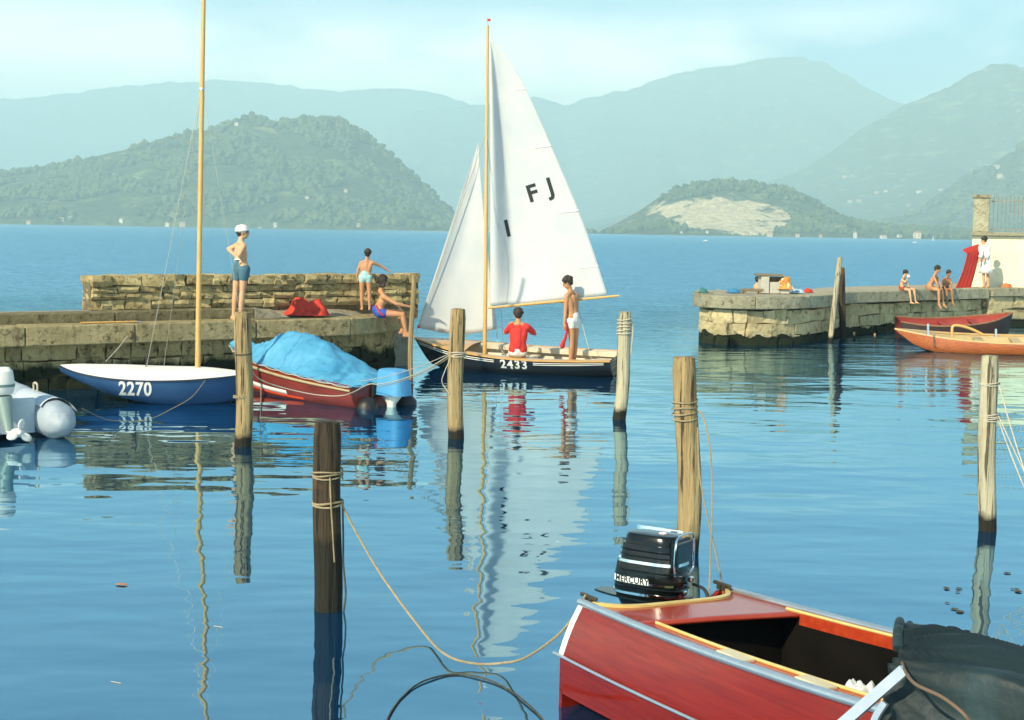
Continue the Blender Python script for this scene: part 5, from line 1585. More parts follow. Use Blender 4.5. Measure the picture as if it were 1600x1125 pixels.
        if shirt:
            sc = []
            for s_, h_ in ((sL, hL), (sR, hR)):
                up = s_ * .72 + nk * .28
                cst = s_.lerp(h_, .28).lerp(ch.lerp(pv, .28), .42); wst = s_.lerp(h_, .68).lerp(ch.lerp(pv, .68), .45)
                sc += [(up - Vector((0, 0, .02 * S)), .064 * S, cst, .105 * S), (cst, .105 * S, wst, .10 * S), (wst, .105 * S, h_.lerp(wst, .30), .122 * S), (s_, .068 * S, up, .060 * S)]
            sc += [(ch, .112 * S, pv.lerp(ch, .16), .128 * S)]
            for sd, s_ in (('L', sL), ('R', sR)):
                e = g_['e' + sd]; sc.append((s_, .068 * S, s_.lerp(e, sleeve), .062 * S))
            blob('shirt', sc, max(voxel, .010), shirt, None, 5)
        if extra: extra(g_, S, B)
    return root
M_TEAL = mat('teal_shorts_cloth', (.045, .12, .17), .85, (.07, .16, .21), 8, bump=.4, bscale=25)
M_AQUA = mat('aqua_trunks', (.30, .52, .52), .8, (.38, .58, .56), 9, bump=.3, bscale=30)
M_BLUET = mat('royal_blue_trunks', (.02, .07, .36), .7, (.03, .10, .42), 9, bump=.2, bscale=30)
M_WHT = mat('white_cotton', (.76, .75, .70), .85, (.68, .67, .62), 8, bump=.3, bscale=25)
M_REDT = mat('red_tshirt', (.62, .030, .022), .8, (.52, .022, .018), 5, bump=.4, bscale=14)

# man with white hat on the pier edge
f0 = at_z(370, 501, ZP)
def man_extra(g_, S, B):
    a, b = g_['hL'], g_['hR']; c = g_['pelvis'] + Vector((0, 0, .075))
    blob('waistband', [('E', c, Vector((.150, .118, .020)), basis(Vector((.4, 1, 0))))], .009, M_WHT, None, 2)
YM = f0.y + .06
person('slim man in white sun hat and teal shorts standing on the pier, hands on hips', dict(Y=YM, head=(379.5, 363.5, .02), neck=(375.5, 377, 0), sL=(371, 383, .17), sR=(381, 384.5, -.16), eL=(357, 389, .20), wL=(367, 399, .12), eR=(374, 398, -.26), wR=(380, 408, -.14), dR=(377, 413, -.10), dL=(374, 404, .02),
     pelvis=(376.5, 412, 0), hL=(372, 421, .09), hR=(382, 421, -.08), kL=(368, 456, .10), kR=(379, 455, -.06), aL=(365, 493.5, .10), aR=(375.5, 495, -.04), tL=(375, 498.5, .05), tR=(387, 500, -.08)),
     1.0, (1, .12, .06), SKIN_L, glasses=True, hat=M_WHT, shorts=M_TEAL, extra=man_extra, short_leg=.36)
# boy with aqua trunks, seen from behind
YC = at_z(571, 485.5, 1.20).y
person('small boy in pale aqua trunks standing on the pier with one arm outstretched', dict(Y=YC, head=(575, 396.5, 0), neck=(573, 407, 0), sL=(564, 411, 0), sR=(582.5, 410.5, 0), eL=(559.5, 422, .0), wL=(557.5, 432, .0), eR=(595, 415.5, .08), wR=(606, 422.5, .12),
     pelvis=(570.5, 427, 0), hL=(566, 433, 0), hR=(576, 433, 0), kL=(565, 457, 0), kR=(577, 457, .02), aL=(565.5, 480, 0), aR=(577.5, 480.5, .02), tL=(563, 478, .18), tR=(580, 478, .18)),
     .70, (.25, 1, -.05), SKIN_T, shorts=M_AQUA, voxel=.009, short_leg=.22)
# swimmer sitting on the pier end
YS = at_z(596, 494, ZP).y + .05
def sit_extra(g_, S, B):
    hp = g_['hR']; kp = g_['kR']
    tube_obj('trunk_stripe', spline([g_['pelvis'] + Vector((-.02, -.125, .10)), hp + Vector((.01, -.112, .02)), hp.lerp(kp, .18) + Vector((0, -.10, -.04))], 5), .016, M_REDT, None, 6)
person('dark-haired swimmer in blue trunks sitting on the pier end, foot on the dinghy\'s bow', dict(Y=YS, head=(599, 440, .02), neck=(594.5, 454, .02), sL=(599, 461, .19), sR=(600, 464, -.17), eL=(616, 474, .28), wL=(626, 484, .20), eR=(620, 475, -.22), wR=(643, 480, -.12),
     pelvis=(589.5, 484, 0), hL=(592, 488.5, .09), hR=(593, 489, -.10), kL=(624, 487, .16), kR=(629, 491.5, -.14), aL=(628, 516, .14), aR=(634.5, 520.5, -.14), tL=(642, 519, .16), tR=(648, 521.5, -.16)),
     .95, (.75, .6, -.1), SKIN_T, hair_len=.10, shorts=M_BLUET, extra=sit_extra, short_leg=.22)
# sailor in the red shirt, back to us
seat = MW @ H1.sheer(.49, 1, -.10, .03)
YR = seat.y
person('person in red T-shirt and white shorts sitting on the dinghy\'s side, back turned', dict(Y=YR, head=(809.5, 492, .06), neck=(810, 503.5, .02), sL=(797.5, 511, .02), sR=(824, 511, .02), eL=(789.5, 520, .16), wL=(797, 508, .30), eR=(836, 522, .16), wR=(829, 512, .32),
     pelvis=(808.5, 546, 0), hL=(803, 549.5, .02), hR=(815, 549.5, .02), kL=(799, 549, .42), kR=(818, 549, .42), aL=(799, 565, .48), aR=(818, 565, .48), tL=(798, 566, .62), tR=(819, 566, .62)),
     .98, (-.15, 1, -.15), SKIN_T, shirt=M_REDT, shorts=M_WHT, sleeve=.72, short_leg=.5)
# youth standing in the dinghy
YY = (MW @ Vector((.30 * L, .05, 0))).y
def youth_extra(g_, S, B):
    w = g_['wL']
    pts = [w + Vector((.02, -.02, -.02)), w + Vector((.035, -.02, -.18)), w + Vector((.0, -.02, -.34)), w + Vector((-.03, -.02, -.46))]
person('bare-chested youth in white trunks standing in the sailing dinghy, head bowed', dict(Y=YY, head=(887, 442, -.02), neck=(892, 455, 0), sL=(885.5, 462.5, -.12), sR=(900.5, 461.5, .11), eL=(883.5, 486, -.14), wL=(882, 505, -.15), eR=(889, 478, .28), wR=(878, 472, .30),
     pelvis=(896, 493, 0), hL=(891.5, 502, -.06), hR=(899, 502, .06), kL=(893.5, 534, -.06), kR=(899, 534, .06), aL=(891, 566, -.06), aR=(897, 566, .06), tL=(881, 569, -.10), tR=(887, 569, .05)),
     .98, (-.9, .25, -.45), SKIN_T, shorts=M_WHT, short_leg=.22)
wy = at_y(882, 505, YY - .15)
bm = bmesh.new()
add_tube(bm, [wy + Vector((.02, -.01, .03)), wy + Vector((.04, -.01, -.05)), wy + Vector((.045, -.02, -.18)), wy + Vector((.02, -.02, -.30)), wy + Vector((-.01, -.02, -.38)), wy + Vector((-.035, -.02, -.46)), wy + Vector((-.03, -.02, -.50))], [.03, .045, .035, .035, .05, .065, .03], 12, flat=.6)
for v in bm.verts: v.co += Vector((noise.noise(v.co * 14), noise.noise(v.co * 14 + Vector((5, 0, 0))), 0)) * .016
o = bm_obj('red_bag', bm, M_REDT, None, True); tag(o, 'limp red cloth bag hanging from the standing youth\'s hand', 'bag')

# children on the mole
def kid(label, Y, dx, J, S, skin, face, shorts, hair_len=0):
    JJ = dict(Y=Y)
    for k, (a, b, c) in J.items(): JJ[k] = (a + dx, b, c)
    return person(label, JJ, S, face, skin, shorts=shorts, voxel=.013, eyes=True, short_leg=.25, hair_len=hair_len)
Yk = at_z(1414, 453.7, ZM).y + .12
kid('pale child sitting apart on the mole edge holding something white to the face', Yk, 0, dict(head=(1415, 427, -.02), neck=(1411.5, 433.5, 0), sL=(1413.5, 437, .13), sR=(1409.5, 437.5, -.13), eL=(1418, 444, .14), wL=(1421, 449, .05), eR=(1414, 441, -.22), wR=(1418.5, 435, -.16),
    pelvis=(1408.5, 448.5, 0), hL=(1410, 450.5, .08), hR=(1409.5, 450.8, -.08), kL=(1428, 452, .0), kR=(1421, 453, -.22), aL=(1430.5, 471, -.06), aR=(1423.5, 471.5, -.28), tL=(1434, 473, -.12), tR=(1427, 474, -.34)), .72, SKIN_L, (.8, -.5, -.35), mat('brick_red_trunks', (.30, .06, .03), .8))
bm = bmesh.new(); c = at_y(1419.5, 431.5, Yk - .20); add_box(bm, c, (.09, .03, .09), bevel=.02, seg=2)  # small crumpled white cloth at the child's face
for v in bm.verts: v.co += Vector((noise.noise(v.co * 20), 0, noise.noise(v.co * 17))) * .012
tag(bm_obj('white_cloth', bm, M_WHT, None, True), 'small white cloth held to the face of the child sitting apart', 'cloth')
Yk2 = at_z(1456, 452.6, ZM).y + .12
kid('tanned child leaning forward on the mole edge beside a darker child', Yk2, 0, dict(head=(1465, 421, -.10), neck=(1460.5, 428.5, -.05), sL=(1463, 432, .10), sR=(1459, 432.5, -.16), eL=(1468, 441, .08), wL=(1469, 449, -.10), eR=(1463.5, 442, -.26), wR=(1466, 450, -.26),
    pelvis=(1450.5, 448, 0), hL=(1452, 450, .08), hR=(1452, 450.3, -.08), kL=(1471, 452, -.05), kR=(1467, 453, -.24), aL=(1473.5, 474, -.10), aR=(1467, 474.5, -.28), tL=(1478, 477, -.14), tR=(1470, 478, -.36)), .86, SKIN_T, (.75, -.6, -.3), mat('tan_trunks', (.36, .18, .08), .8))
Yk3 = at_z(1479, 452, ZM).y + .14
kid('dark-tanned child hunched on the mole edge next to the red air mattress', Yk3, 0, dict(head=(1482.5, 427, -.08), neck=(1479.5, 433.5, -.03), sL=(1485, 437, .03), sR=(1474, 437, -.06), eL=(1487, 444, -.04), wL=(1486, 450, -.20), eR=(1473, 445, -.12), wR=(1477, 450, -.24),
    pelvis=(1477, 449, 0), hL=(1480, 451, .02), hR=(1475, 451, -.02), kL=(1487, 452.5, -.24), kR=(1479, 453, -.26), aL=(1488.5, 471, -.26), aR=(1480, 471.5, -.28), tL=(1491, 474, -.36), tR=(1481, 474.5, -.40)), .74, SKIN_D, (.5, -.85, -.25), mat('dark_trunks', (.03, .04, .05), .8))
# figure sitting behind the stepped block
Yb = at_z(1183, 455, ZM).y + 1.0
kid('dark-haired sunbather sitting behind the stepped grey block on the mole', Yb, 0, dict(head=(1184, 437.5, 0), neck=(1183, 444, 0), sL=(1179, 446.5, .03), sR=(1188.5, 446.5, -.03), eL=(1178, 452, .1), wL=(1181, 455, .22), eR=(1190, 452, -.1), wR=(1193, 452, .1),
    pelvis=(1183, 456, 0), hL=(1181, 457, .05), hR=(1187, 457, .05), kL=(1184, 454, .45), kR=(1190, 454, .45), aL=(1186, 457, .8), aR=(1191, 457, .8), tL=(1186, 456, 1.0), tR=(1191, 456, 1.0)), .74, SKIN_L, (.5, .85, 0), mat('grey_trunks', (.12, .13, .14), .8))
# woman in white robe with the air mattress
Yw = at_z(1537, 449.2, ZM).y + .0
def robe(g_, S, B):
    rows = []
    for px, py, rx, ry in ((1537.5, 382, .05, .05), (1538, 385, .15, .10), (1538.5, 392, .175, .12), (1539, 402, .165, .13), (1540, 412, .185, .15), (1540.5, 420, .205, .17), (1540.5, 427, .22, .18)):
        c = at_y(px, py, Yw); row = []
        for k in range(28):
            a = k * 2 * math.pi / 28; w = 1 + .05 * math.sin(a * 7) * (py - 380) / 40
            row.append(c + Vector((math.cos(a) * rx * w, math.sin(a) * ry * w, 0)))
        rows.append(row)
    bm = bmesh.new(); add_grid(bm, rows, closed=True); o = bm_obj('robe', bm, M_WHT, None, True); solidify(o, .012)
    for sd in 'LR':
        s_, e, w = g_['s' + sd], g_['e' + sd], g_['w' + sd]
        tube_obj('sleeve', [s_ + Vector((0, 0, .01)), s_.lerp(e, .5), e, e.lerp(w, .7)], [.075, .070, .066, .062], M_WHT, None, 12)
person('woman in white beach robe beside the terrace wall holding a red air mattress', dict(Y=Yw, head=(1537, 375.5, 0), neck=(1537, 382, 0), sL=(1531.5, 386.5, -.05), sR=(1544, 386.5, .05), eL=(1533.5, 397, -.18), wL=(1530, 405, -.22), eR=(1545, 398, -.05), wR=(1538, 405, -.20),
    pelvis=(1539, 408, 0), hL=(1536.5, 412, -.02), hR=(1543, 412, .02), kL=(1537, 430, -.02), kR=(1543.5, 430, .02), aL=(1537.5, 445.5, -.02), aR=(1544, 445.5, .02), tL=(1531, 448, -.06), tR=(1538, 448, .0)), .90, (-.85, .3, -.1), SKIN_L, voxel=.013, extra=robe, shorts=M_WHT)
# ------------------------------------------------------------------ ropes
def rope(label, pts, rad, mat_, n=6, sm=8, name='mooring_rope', group=None, wraps=()):
    bm = bmesh.new()
    P_ = spline(pts, sm) if len(pts) > 2 else [Vector(pts[0]).lerp(Vector(pts[1]), i / 10) for i in range(11)]
    add_tube(bm, P_, rad, n)
    for base, top, z0, z1, turns, rr in wraps:
        ax = top - base; w = []
        for i in range(int(turns * 14) + 1):
            a = i / 14 * 2 * math.pi; z = lerp(z0, z1, i / (turns * 14)); c = base + ax * (z / ax.z)
            w.append(c + Vector((math.cos(a) * rr, math.sin(a) * rr, .006 * math.sin(a * 2.3))))
        add_tube(bm, w, rad, n)
    o = bm_obj(name, bm, mat_); autosmooth(o, 60); tag(o, label, 'rope', group); return o
def sag(a, b, drop, n=9):
    a, b = Vector(a), Vector(b)
    return [a.lerp(b, i / (n - 1)) - Vector((0, 0, 4 * drop * (i / (n - 1)) * (1 - i / (n - 1)))) for i in range(n)]
def on_post(k, z, dx=0.0, dy=-.1):
    _, b, t = PO[k]; c = b + (t - b) * (z / (t - b).z); return c + Vector((dx, dy, 0))
bA = MR @ (fpt(.004, 1, -1) + Vector((0, .02, .05))); bB = MR @ (fpt(.004, 1, 1) + Vector((0, -.02, .05)))
zD = at_y(537, 788, PO['D'][1].y).z
pD = on_post('D', zD, .105, -.02)
mid = at_z(742, 1037, .03); q1 = at_y(600, 905, 9.9); q2 = at_y(665, 992, 9.4); q3 = at_y(820, 1028, 8.5)
rope('long slack rope from the tarred post sagging to the red runabout\'s stern', [pD, at_y(560, 838, 10.1), q1, q2, at_z(700, 1025, .05), mid, at_z(785, 1036, .05), q3, at_y(865, 998, 8.2), at_y(893, 968, 8.12), bA], .0082, M_LINE,
     wraps=[(PO['D'][1], PO['D'][2], zD - .02, zD + .03, 2.2, .112)])
zd2 = at_y(512, 742, PO['D'][1].y).z
rope('pale cord knotted round the dark tarred post with hanging ends', [on_post('D', zd2, .03, -.112), on_post('D', zd2 - .15, .035, -.118), on_post('D', zd2 - .42, .05, -.118), on_post('D', zd2 - .62, .06, -.115)], .0060, M_LINE,
     wraps=[(PO['D'][1], PO['D'][2], zd2 - .03, zd2 + .04, 3.2, .110)])
rope('thin rope trailing down the tarred post into the water', [on_post('D', zD, .11, -.02), on_post('D', zD - .25, .115, -.03), on_post('D', .35, .118, -.05), on_post('D', .12, .135, -.06), on_post('D', -.1, .10, -.06)], .0075, M_LINED)
loop = [(600, 1150), (607, 1120), (628, 1090), (660, 1065), (708, 1053.5), (752, 1059), (790, 1075), (822, 1098), (846, 1122), (858, 1145)]
rope('dark wet rope curving in a loop on the water surface', [at_z(a, b, .006 + .004 * (i % 2)) for i, (a, b) in enumerate(loop)], .0060, M_LINED)
# post behind the outboard
zE = at_y(1070, 640, PO['E'][1].y).z
e0 = on_post('E', zE, .11, -.06)
rope('pale rope wound round the tall post, hanging down behind the outboard motor', [e0, at_y(1098, 650, PO['E'][1].y - .1), at_y(1108, 690, PO['E'][1].y - .3), at_y(1112, 740, PO['E'][1].y - 1.0), at_y(1112, 820, 10.5), at_y(1109, 900, 9.6), at_z(1106, 985, -.02)], .0067, M_LINE,
     wraps=[(PO['E'][1], PO['E'][2], zE - .12, zE + .10, 4.3, .113)])
rope('thin line from the tall post down to the runabout\'s far stern cleat', [on_post('E', zE - .15, .105, -.06), at_y(1093, 740, PO['E'][1].y - .6), at_y(1106, 810, 10.8), at_y(1122, 880, 9.5), bB], .0060, M_LINE)
zC = at_y(975, 510, PO['C'][1].y).z
rope('thick pale rope coiled round the leaning post\'s top with a tail', [on_post('C', zC + .08, .10, -.02), on_post('C', zC + .0, .125, -.04), on_post('C', zC - .2, .125, -.04), on_post('C', zC - .42, .118, -.03)], .0097, M_LINEW,
     wraps=[(PO['C'][1], PO['C'][2], zC - .14, zC + .14, 5.4, .110)])
# post by the dinghy bow, lines to the covered boat
zB = at_y(716, 555, PO['B'][1].y).z
b0 = on_post('B', zB, -.11, -.03)
st_near = covered.matrix_world @ Vector((.05, .62, .40)); st_mid = covered.matrix_world @ Vector((-.02, 0, .40))
rope('pale rope tied round the middle post and led to the covered boat\'s transom', [b0] + sag(b0, at_y(575, 601, 21.2), .10)[1:-1] + [at_y(575, 601, 21.2), at_y(540, 617, 20.9), at_y(500, 617.5, 20.9), at_y(455, 609, 20.8), at_y(415, 597, 20.6), at_y(398, 586, 20.2), on_post('A', at_y(380, 572, PO['A'][1].y).z, .11, -.02)], .0075, M_LINEW,
     wraps=[(PO['B'][1], PO['B'][2], zB - .03, zB + .05, 3.1, .114)])
rope('thin white line from the middle post to the blue-covered outboard', sag(on_post('B', zB + .02, -.11, -.02), covered.matrix_world @ Vector((.02, .45, .42)), .06), .0052, M_LINEW)
rope('second pale rope from the middle post down towards the slim stake', sag(on_post('B', zB - .03, -.11, -.05), at_y(590, 604, 21.6), .07), .0067, M_LINE)
rope('short rope tail hanging from the middle post into the water', [on_post('B', zB - .04, -.09, -.08), on_post('B', zB - .2, -.16, -.10), on_post('B', zB - .34, -.20, -.10), on_post('B', zB - .44, -.15, -.10), on_post('B', zB - .5, -.10, -.12)], .0060, M_LINEW)
tA = at_y(408, 598, 20.3)
rope('limp rope end hanging beside the tan post near the red hull', [tA, tA + Vector((-.005, 0, -.3)), tA + Vector((-.02, 0, -.62)), at_z(402, 690, -.03)], .0060, M_LINE)
for k, (py, turns) in enumerate(((555, 1.6), (622, 2.2))):
    zA = at_y(380, py, PO['A'][1].y).z
    bm = bmesh.new(); w = []
    for i in range(int(turns * 14) + 1):
        a = i / 14 * 2 * math.pi; w.append(on_post('A', zA + .02 * i / 14, 0, 0) + Vector((math.cos(a) * .115, math.sin(a) * .115, 0)))
    add_tube(bm, w, .008, 6); o = bm_obj('rope_binding', bm, M_LINED if k == 0 else M_LINE)
    tag(o, ('dark cord bound round the upper part of the tan post before the red boat', 'pale cord bound round the lower part of the tan post before the red boat')[k], 'rope')
rope('thin rope drooping from the blue dinghy\'s side to the inflatable', [MD @ H2.sheer(.80, -1, .02, -.02), at_y(300, 620, 21.0), at_y(270, 638, 20.6), at_z(235, 654.5, .02), at_z(200, 658, .02), at_y(165, 655, 19.0), at_y(128, 638, 18.6)], .0060, M_LINE)
ra = at_y(201, 523, g(201, 506, ZP).y - .03)
rope('pale mooring line from the pier ring down to the blue dinghy', [ra, ra.lerp(at_y(166, 564, 22.9), .5) - Vector((0, 0, .02)), at_y(166, 564, 22.9)], .0090, M_LINEW)
bm = bmesh.new(); add_tube(bm, [ra + Vector((math.cos(a) * .07, -.02, math.sin(a) * .07)) for a in [k * math.pi / 8 for k in range(17)]], .016, 6); add_box(bm, ra + Vector((0, .03, .07)), (.08, .08, .05), bevel=.01)
tag(bm_obj('mooring_ring', bm, MATS['rusty_iron']), 'rusty iron mooring ring on the pier face above the blue dinghy', 'ring')
# right post lines
zF = at_y(1545, 600, PO['F'][1].y).z
for k, (pz, e, lb) in enumerate(((0, at_y(1690, 900, 11.0), 'slack white rope from the grey post running off past the tarpaulin'), (-.30, at_y(1700, 760, 11.5), 'taut pale rope from the grey post\'s middle running off sideways'), (-.34, at_y(1690, 830, 11.2), 'second pale rope from the grey post\'s middle, drooping lower'))):
    e.z = -.05
    rope(lb, sag(on_post('F', zF + pz, .06, -.09), e, (.16, .04, .10)[k]), .0060, M_LINEW, wraps=[(PO['F'][1], PO['F'][2], zF + pz - .02, zF + pz + .02, 2.2, .092)])

# ------------------------------------------------------------------ things lying on the left pier
M_REDC = mat('red_orange_cloth', (.55, .045, .02), .85, (.44, .03, .018), 6, bump=.4, bscale=20)
cz = at_z(476, 490, 1.16)
cloth_heap('red_towel_heap', 'heap of red-orange towels on the pier paving beside the seated swimmer', 'towel', Vector((cz.x, cz.y, 1.13)), 
    .50, .36, .34, M_REDC, 4.4, 44)
cloth_heap('dark_bag', 'small dark cloth bundle on the pier beside the standing man', 'bag', Vector((*at_z(407, 493.5, ZP)[:2], ZP)), .17, .14, .13, mat('dark_blue_cloth', (.012, .022, .04), .8, (.02, .035, .06), 8), 9.1)
bm = bmesh.new(); c = at_z(476, 482.5, 1.20); add_box(bm, Vector((c.x + .07, c.y, 1.33)), (.22, .18, .20), bevel=.01); o = bm_obj('dark_box', bm, mat('dark_brown_box', (.05, .045, .035), .7)); tag(o, 'small dark box beside the white box at the foot of the parapet', 'box')
bm = bmesh.new(); add_box(bm, Vector((c.x - .20, c.y + .03, 1.315)), (.26, .2, .17), bevel=.01); o = bm_obj('white_box', bm, mat('dusty_white_box', (.55, .52, .45), .7)); tag(o, 'small dusty white box beside the dark box at the parapet\'s foot', 'box')
hk = empty('wooden_pole', at_z(170, 504, ZP)); tag(hk, 'yellow wooden pole lying on the pier coping against the kerb', 'pole')
with Into(hk):
    a, b = at_z(126, 504.6, ZP + .02), at_z(213, 502.6, ZP + .02)
    tube_obj('shaft', [a, b], .018, M_SPAR, None, 8); tube_obj('tip', [b, b + (b - a).normalized() * .09], [.02, .006], M_STEEL, None, 8)
# ------------------------------------------------------------------ things on the right mole
Yq = at_z(1205, 461, ZM).y + .9
def pbox(bm, x0, x1, y0, y1, Y, dep, bev=.008):
    a, b = at_y(x0, y1, Y), at_y(x1, y0, Y); z0 = max(ZM, a.z)
    add_box(bm, ((a.x + b.x) / 2, Y + dep / 2, (z0 + b.z) / 2), (b.x - a.x, dep, b.z - z0), bevel=bev)
blk = empty('stepped_block', at_z(1205, 458, ZM)); blk.location = (at_y(1205, 455, Yq).x, Yq, ZM)
tag(blk, 'stepped pale grey concrete block standing on the end of the mole', 'block')
M_CONC = mat('pale_concrete', (.50, .49, .42), .85, (.42, .41, .34), 4, 6, bump=.3, bscale=20)
with Into(blk):
    for nm, x0, x1, y0, dep in (('tall_step', 1189, 1202.5, 431.5, .5), ('middle_step', 1202.8, 1219, 441, .5), ('low_step', 1219.3, 1234, 452, .5)):
        bm = bmesh.new(); pbox(bm, x0, x1, y0, 462, Yq, dep); bm_obj(nm, bm, M_CONC)
    bm = bmesh.new(); a, b = at_y(1184, 429.5, Yq), at_y(1223, 429.5, Yq); add_box(bm, ((a.x + b.x) / 2, Yq + .28, a.z), (b.x - a.x, .62, .045), bevel=.006); bm_obj('top_plank', bm, mat('brown_plank', (.16, .12, .07), .7, (.24, .18, .1), 8))
    bm = bmesh.new(); a = at_y(1212, 435, Yq + .3); add_box(bm, a + Vector((0, .1, -.06)), (.30, .3, .20)); bm_obj('brown_panel', bm, MATS['brown_plank'])  # brown panel set below the top plank
yc = at_y(1228, 445, Yq - .02)
cloth_heap('patterned_towel', 'orange and yellow patterned towel draped over the stepped block', 'towel', Vector((yc.x, yc.y + .18, at_y(1228, 452, Yq).z)), .30, .26, .34, mat('orange_yellow_cloth', (.66, .36, .05), .85, (.45, .10, .02), 9, 5, var2=(.7, .6, .4), scale2=7, thr=(.55, .62)), 3.3)
def lie(px, py): p = at_z(px, py, ZM); return Vector((p.x, p.y + .05, ZM))
cloth_heap('blue_towel', 'blue towel crumpled on the mole left of the stepped block', 'towel', lie(1147, 457.5), .24, .25, .10, mat('blue_towel', (.03, .16, .32), .9, (.05, .22, .4), 8), 5.2)
cloth_heap('red_towel', 'small red towel lying on the mole right of the stepped block', 'towel', lie(1263, 457), .16, .22, .11, M_REDC, 6.2)
cloth_heap('pale_blue_towel', 'pale blue towel lying between the stepped block and red towel', 'towel', lie(1247, 458), .20, .22, .10, mat('pale_blue_cloth', (.35, .50, .58), .9), 7.2)
cloth_heap('teal_bundle', 'small teal bundle near the rounded tip of the mole', 'bag', lie(1099, 457.5), .15, .2, .13, mat('teal_cloth', (.04, .16, .16), .9), 8.2)
cloth_heap('orange_towel', 'orange and red towels heaped at the foot of the terrace wall', 'towel', lie(1573, 449.0), .22, .2, .13, mat('orange_cloth', (.55, .20, .05), .9, (.4, .08, .03), 7), 1.2)
cloth_heap('small_red_towel', 'small red bundle at the terrace wall beside the orange towels', 'towel', lie(1588, 447.8) + Vector((0, .1, .0)), .13, .15, .14, M_REDC, 2.2)
bm = bmesh.new(); a, b = at_y(1158, 452.5, Yq - .25), at_y(1192, 452.5, Yq - .25)
add_box(bm, (a + b) / 2 + Vector((0, 0, -.01)), (b.x - a.x, .22, .07), bevel=.01)
for x in (.15, .85): add_box(bm, a.lerp(b, x) + Vector((0, 0, -.10)), (.06, .2, .15))
tag(bm_obj('low_bench', bm, MATS['brown_plank']), 'low brown wooden bench beside the stepped block on the mole', 'bench')
# red air mattress held up by the woman
am = empty('air_mattress', at_z(1503, 450, ZM)); tag(am, 'red air mattress with folded pillow end standing upright on the mole', 'air mattress')
Ya = Yw - .34
M_LILO = mat('red_rubber_canvas', (.60, .035, .020), .6, (.52, .028, .018), 3, bump=.25, bscale=12)
cen = [((1493, 449.5), (1516.5, 450.5)), ((1499, 437), (1520, 438)), ((1504, 424), (1523.5, 425.5)), ((1508, 411), (1527, 411.5)), ((1510.5, 400), (1530, 399)), ((1511.5, 395), (1531, 391))]
def lilo(name, prs, thick, lobes=4, n=8):
    A = spline([at_y(*a, Ya - .02) for a, b in prs], n); Bs = spline([at_y(*b, Ya + .30) for a, b in prs], n)
    rows = []
    for a, b in zip(A, Bs):
        nrm = Vector((-.62, -.78, .1)).normalized(); row = []
        for k in range(33): t = k / 32; row.append(a.lerp(b, t) + nrm * thick * (.35 + .65 * abs(math.sin(math.pi * lobes * t))))
        for k in range(33): t = 1 - k / 32; row.append(a.lerp(b, t) - nrm * thick * (.35 + .65 * abs(math.sin(math.pi * lobes * t))))
        rows.append(row)
    bm = bmesh.new(); V = add_grid(bm, rows, closed=True)
    for e in (V[0], V[-1]): bm.faces.new(e)
    return bm_obj(name, bm, M_LILO, None, True)
with Into(am):
    lilo('mattress', cen, .045)
    lilo('pillow', [((1511, 397), (1531, 391.5)), ((1507, 393.5), (1531, 386)), ((1504, 390), (1528.5, 381.5))], .05, 1, 5)

# ------------------------------------------------------------------ far shore: houses, boats and woods
M_HW = [mat('far_wall_%s' % k, c, .9) for k, c in (('cream', (.56, .48, .32)), ('white', (.62, .57, .46)), ('ochre', (.46, .34, .19)))]
M_HR = mat('far_tile_roof', (.30, .14, .08), .9, (.36, .18, .1), 2)
M_HD = mat('far_window', (.03, .035, .04), .4)
hr = random.Random(5)
def house(px, py, w, h, hillname, label, group, d=None, seed=0, tower=False):
    dr = ray(px, py); hit = HILLS[hillname].ray_cast(CAM_P, dr.normalized(), 20000)[0]
    if hit is None: return
    r = random.Random(px * 3 + py)
    S = hit.y / F_PX
    W, Hh, D = w * S * .72, h * S * .8, (d or w * .8) * S * .72
    root = empty('church' if tower else 'house', hit, r.uniform(-.4, .4)); tag(root, label, 'church' if tower else 'house', group)
    m_ = M_HW[r.randrange(3)]
    bm = bmesh.new(); add_box(bm, (0, 0, Hh / 2 - 3), (W, D, Hh + 6)); bm_obj('wall', bm, m_, root)
    rh = Hh * .32
    bm = bmesh.new(); e = .6
    v = [bm.verts.new(p) for p in ((-W/2-e, -D/2-e, Hh), (W/2+e, -D/2-e, Hh), (W/2+e, D/2+e, Hh), (-W/2-e, D/2+e, Hh), (-W/2+W*.18, 0, Hh+rh), (W/2-W*.18, 0, Hh+rh))]
    for f in ((0, 1, 5, 4), (1, 2, 5), (2, 3, 4, 5), (3, 0, 4), (3, 2, 1, 0)): bm.faces.new([v[i] for i in f])
    bm_obj('roof', bm, M_HR, root)
    if tower:
        bm = bmesh.new(); add_box(bm, (W * .38, 0, Hh * 1.0), (W * .28, W * .28, Hh * 2.4)); bm_obj('bell_tower', bm, m_, root)
    nw = max(2, int(W / 4))
    for k in range(nw):
        for zf in (.28, .70):
            bm = bmesh.new(); add_box(bm, (-W/2 + W * (k + .5) / nw, -D/2 - .05, Hh * zf), (W / nw * .34, .2, Hh * .2)); bm_obj('window', bm, M_HD, root)
GS, GV, GP = 'houses on the far right shore', 'houses scattered on the far slopes', 'houses on the wooded promontory shore'
LS, LV, LP_ = 'small pale house on the far shore below the quarry hill', 'tiny pale house among trees on the far mountain slope', 'tiny pale house on the far wooded promontory'
house(393, 183, 9, 5, 'promontory_hill', 'white chapel on the summit of the wooded promontory', None, tower=True)
house(1129, 287, 8, 6, 'quarry_hill', 'pale tower house on top of the quarry hill', None, tower=True)
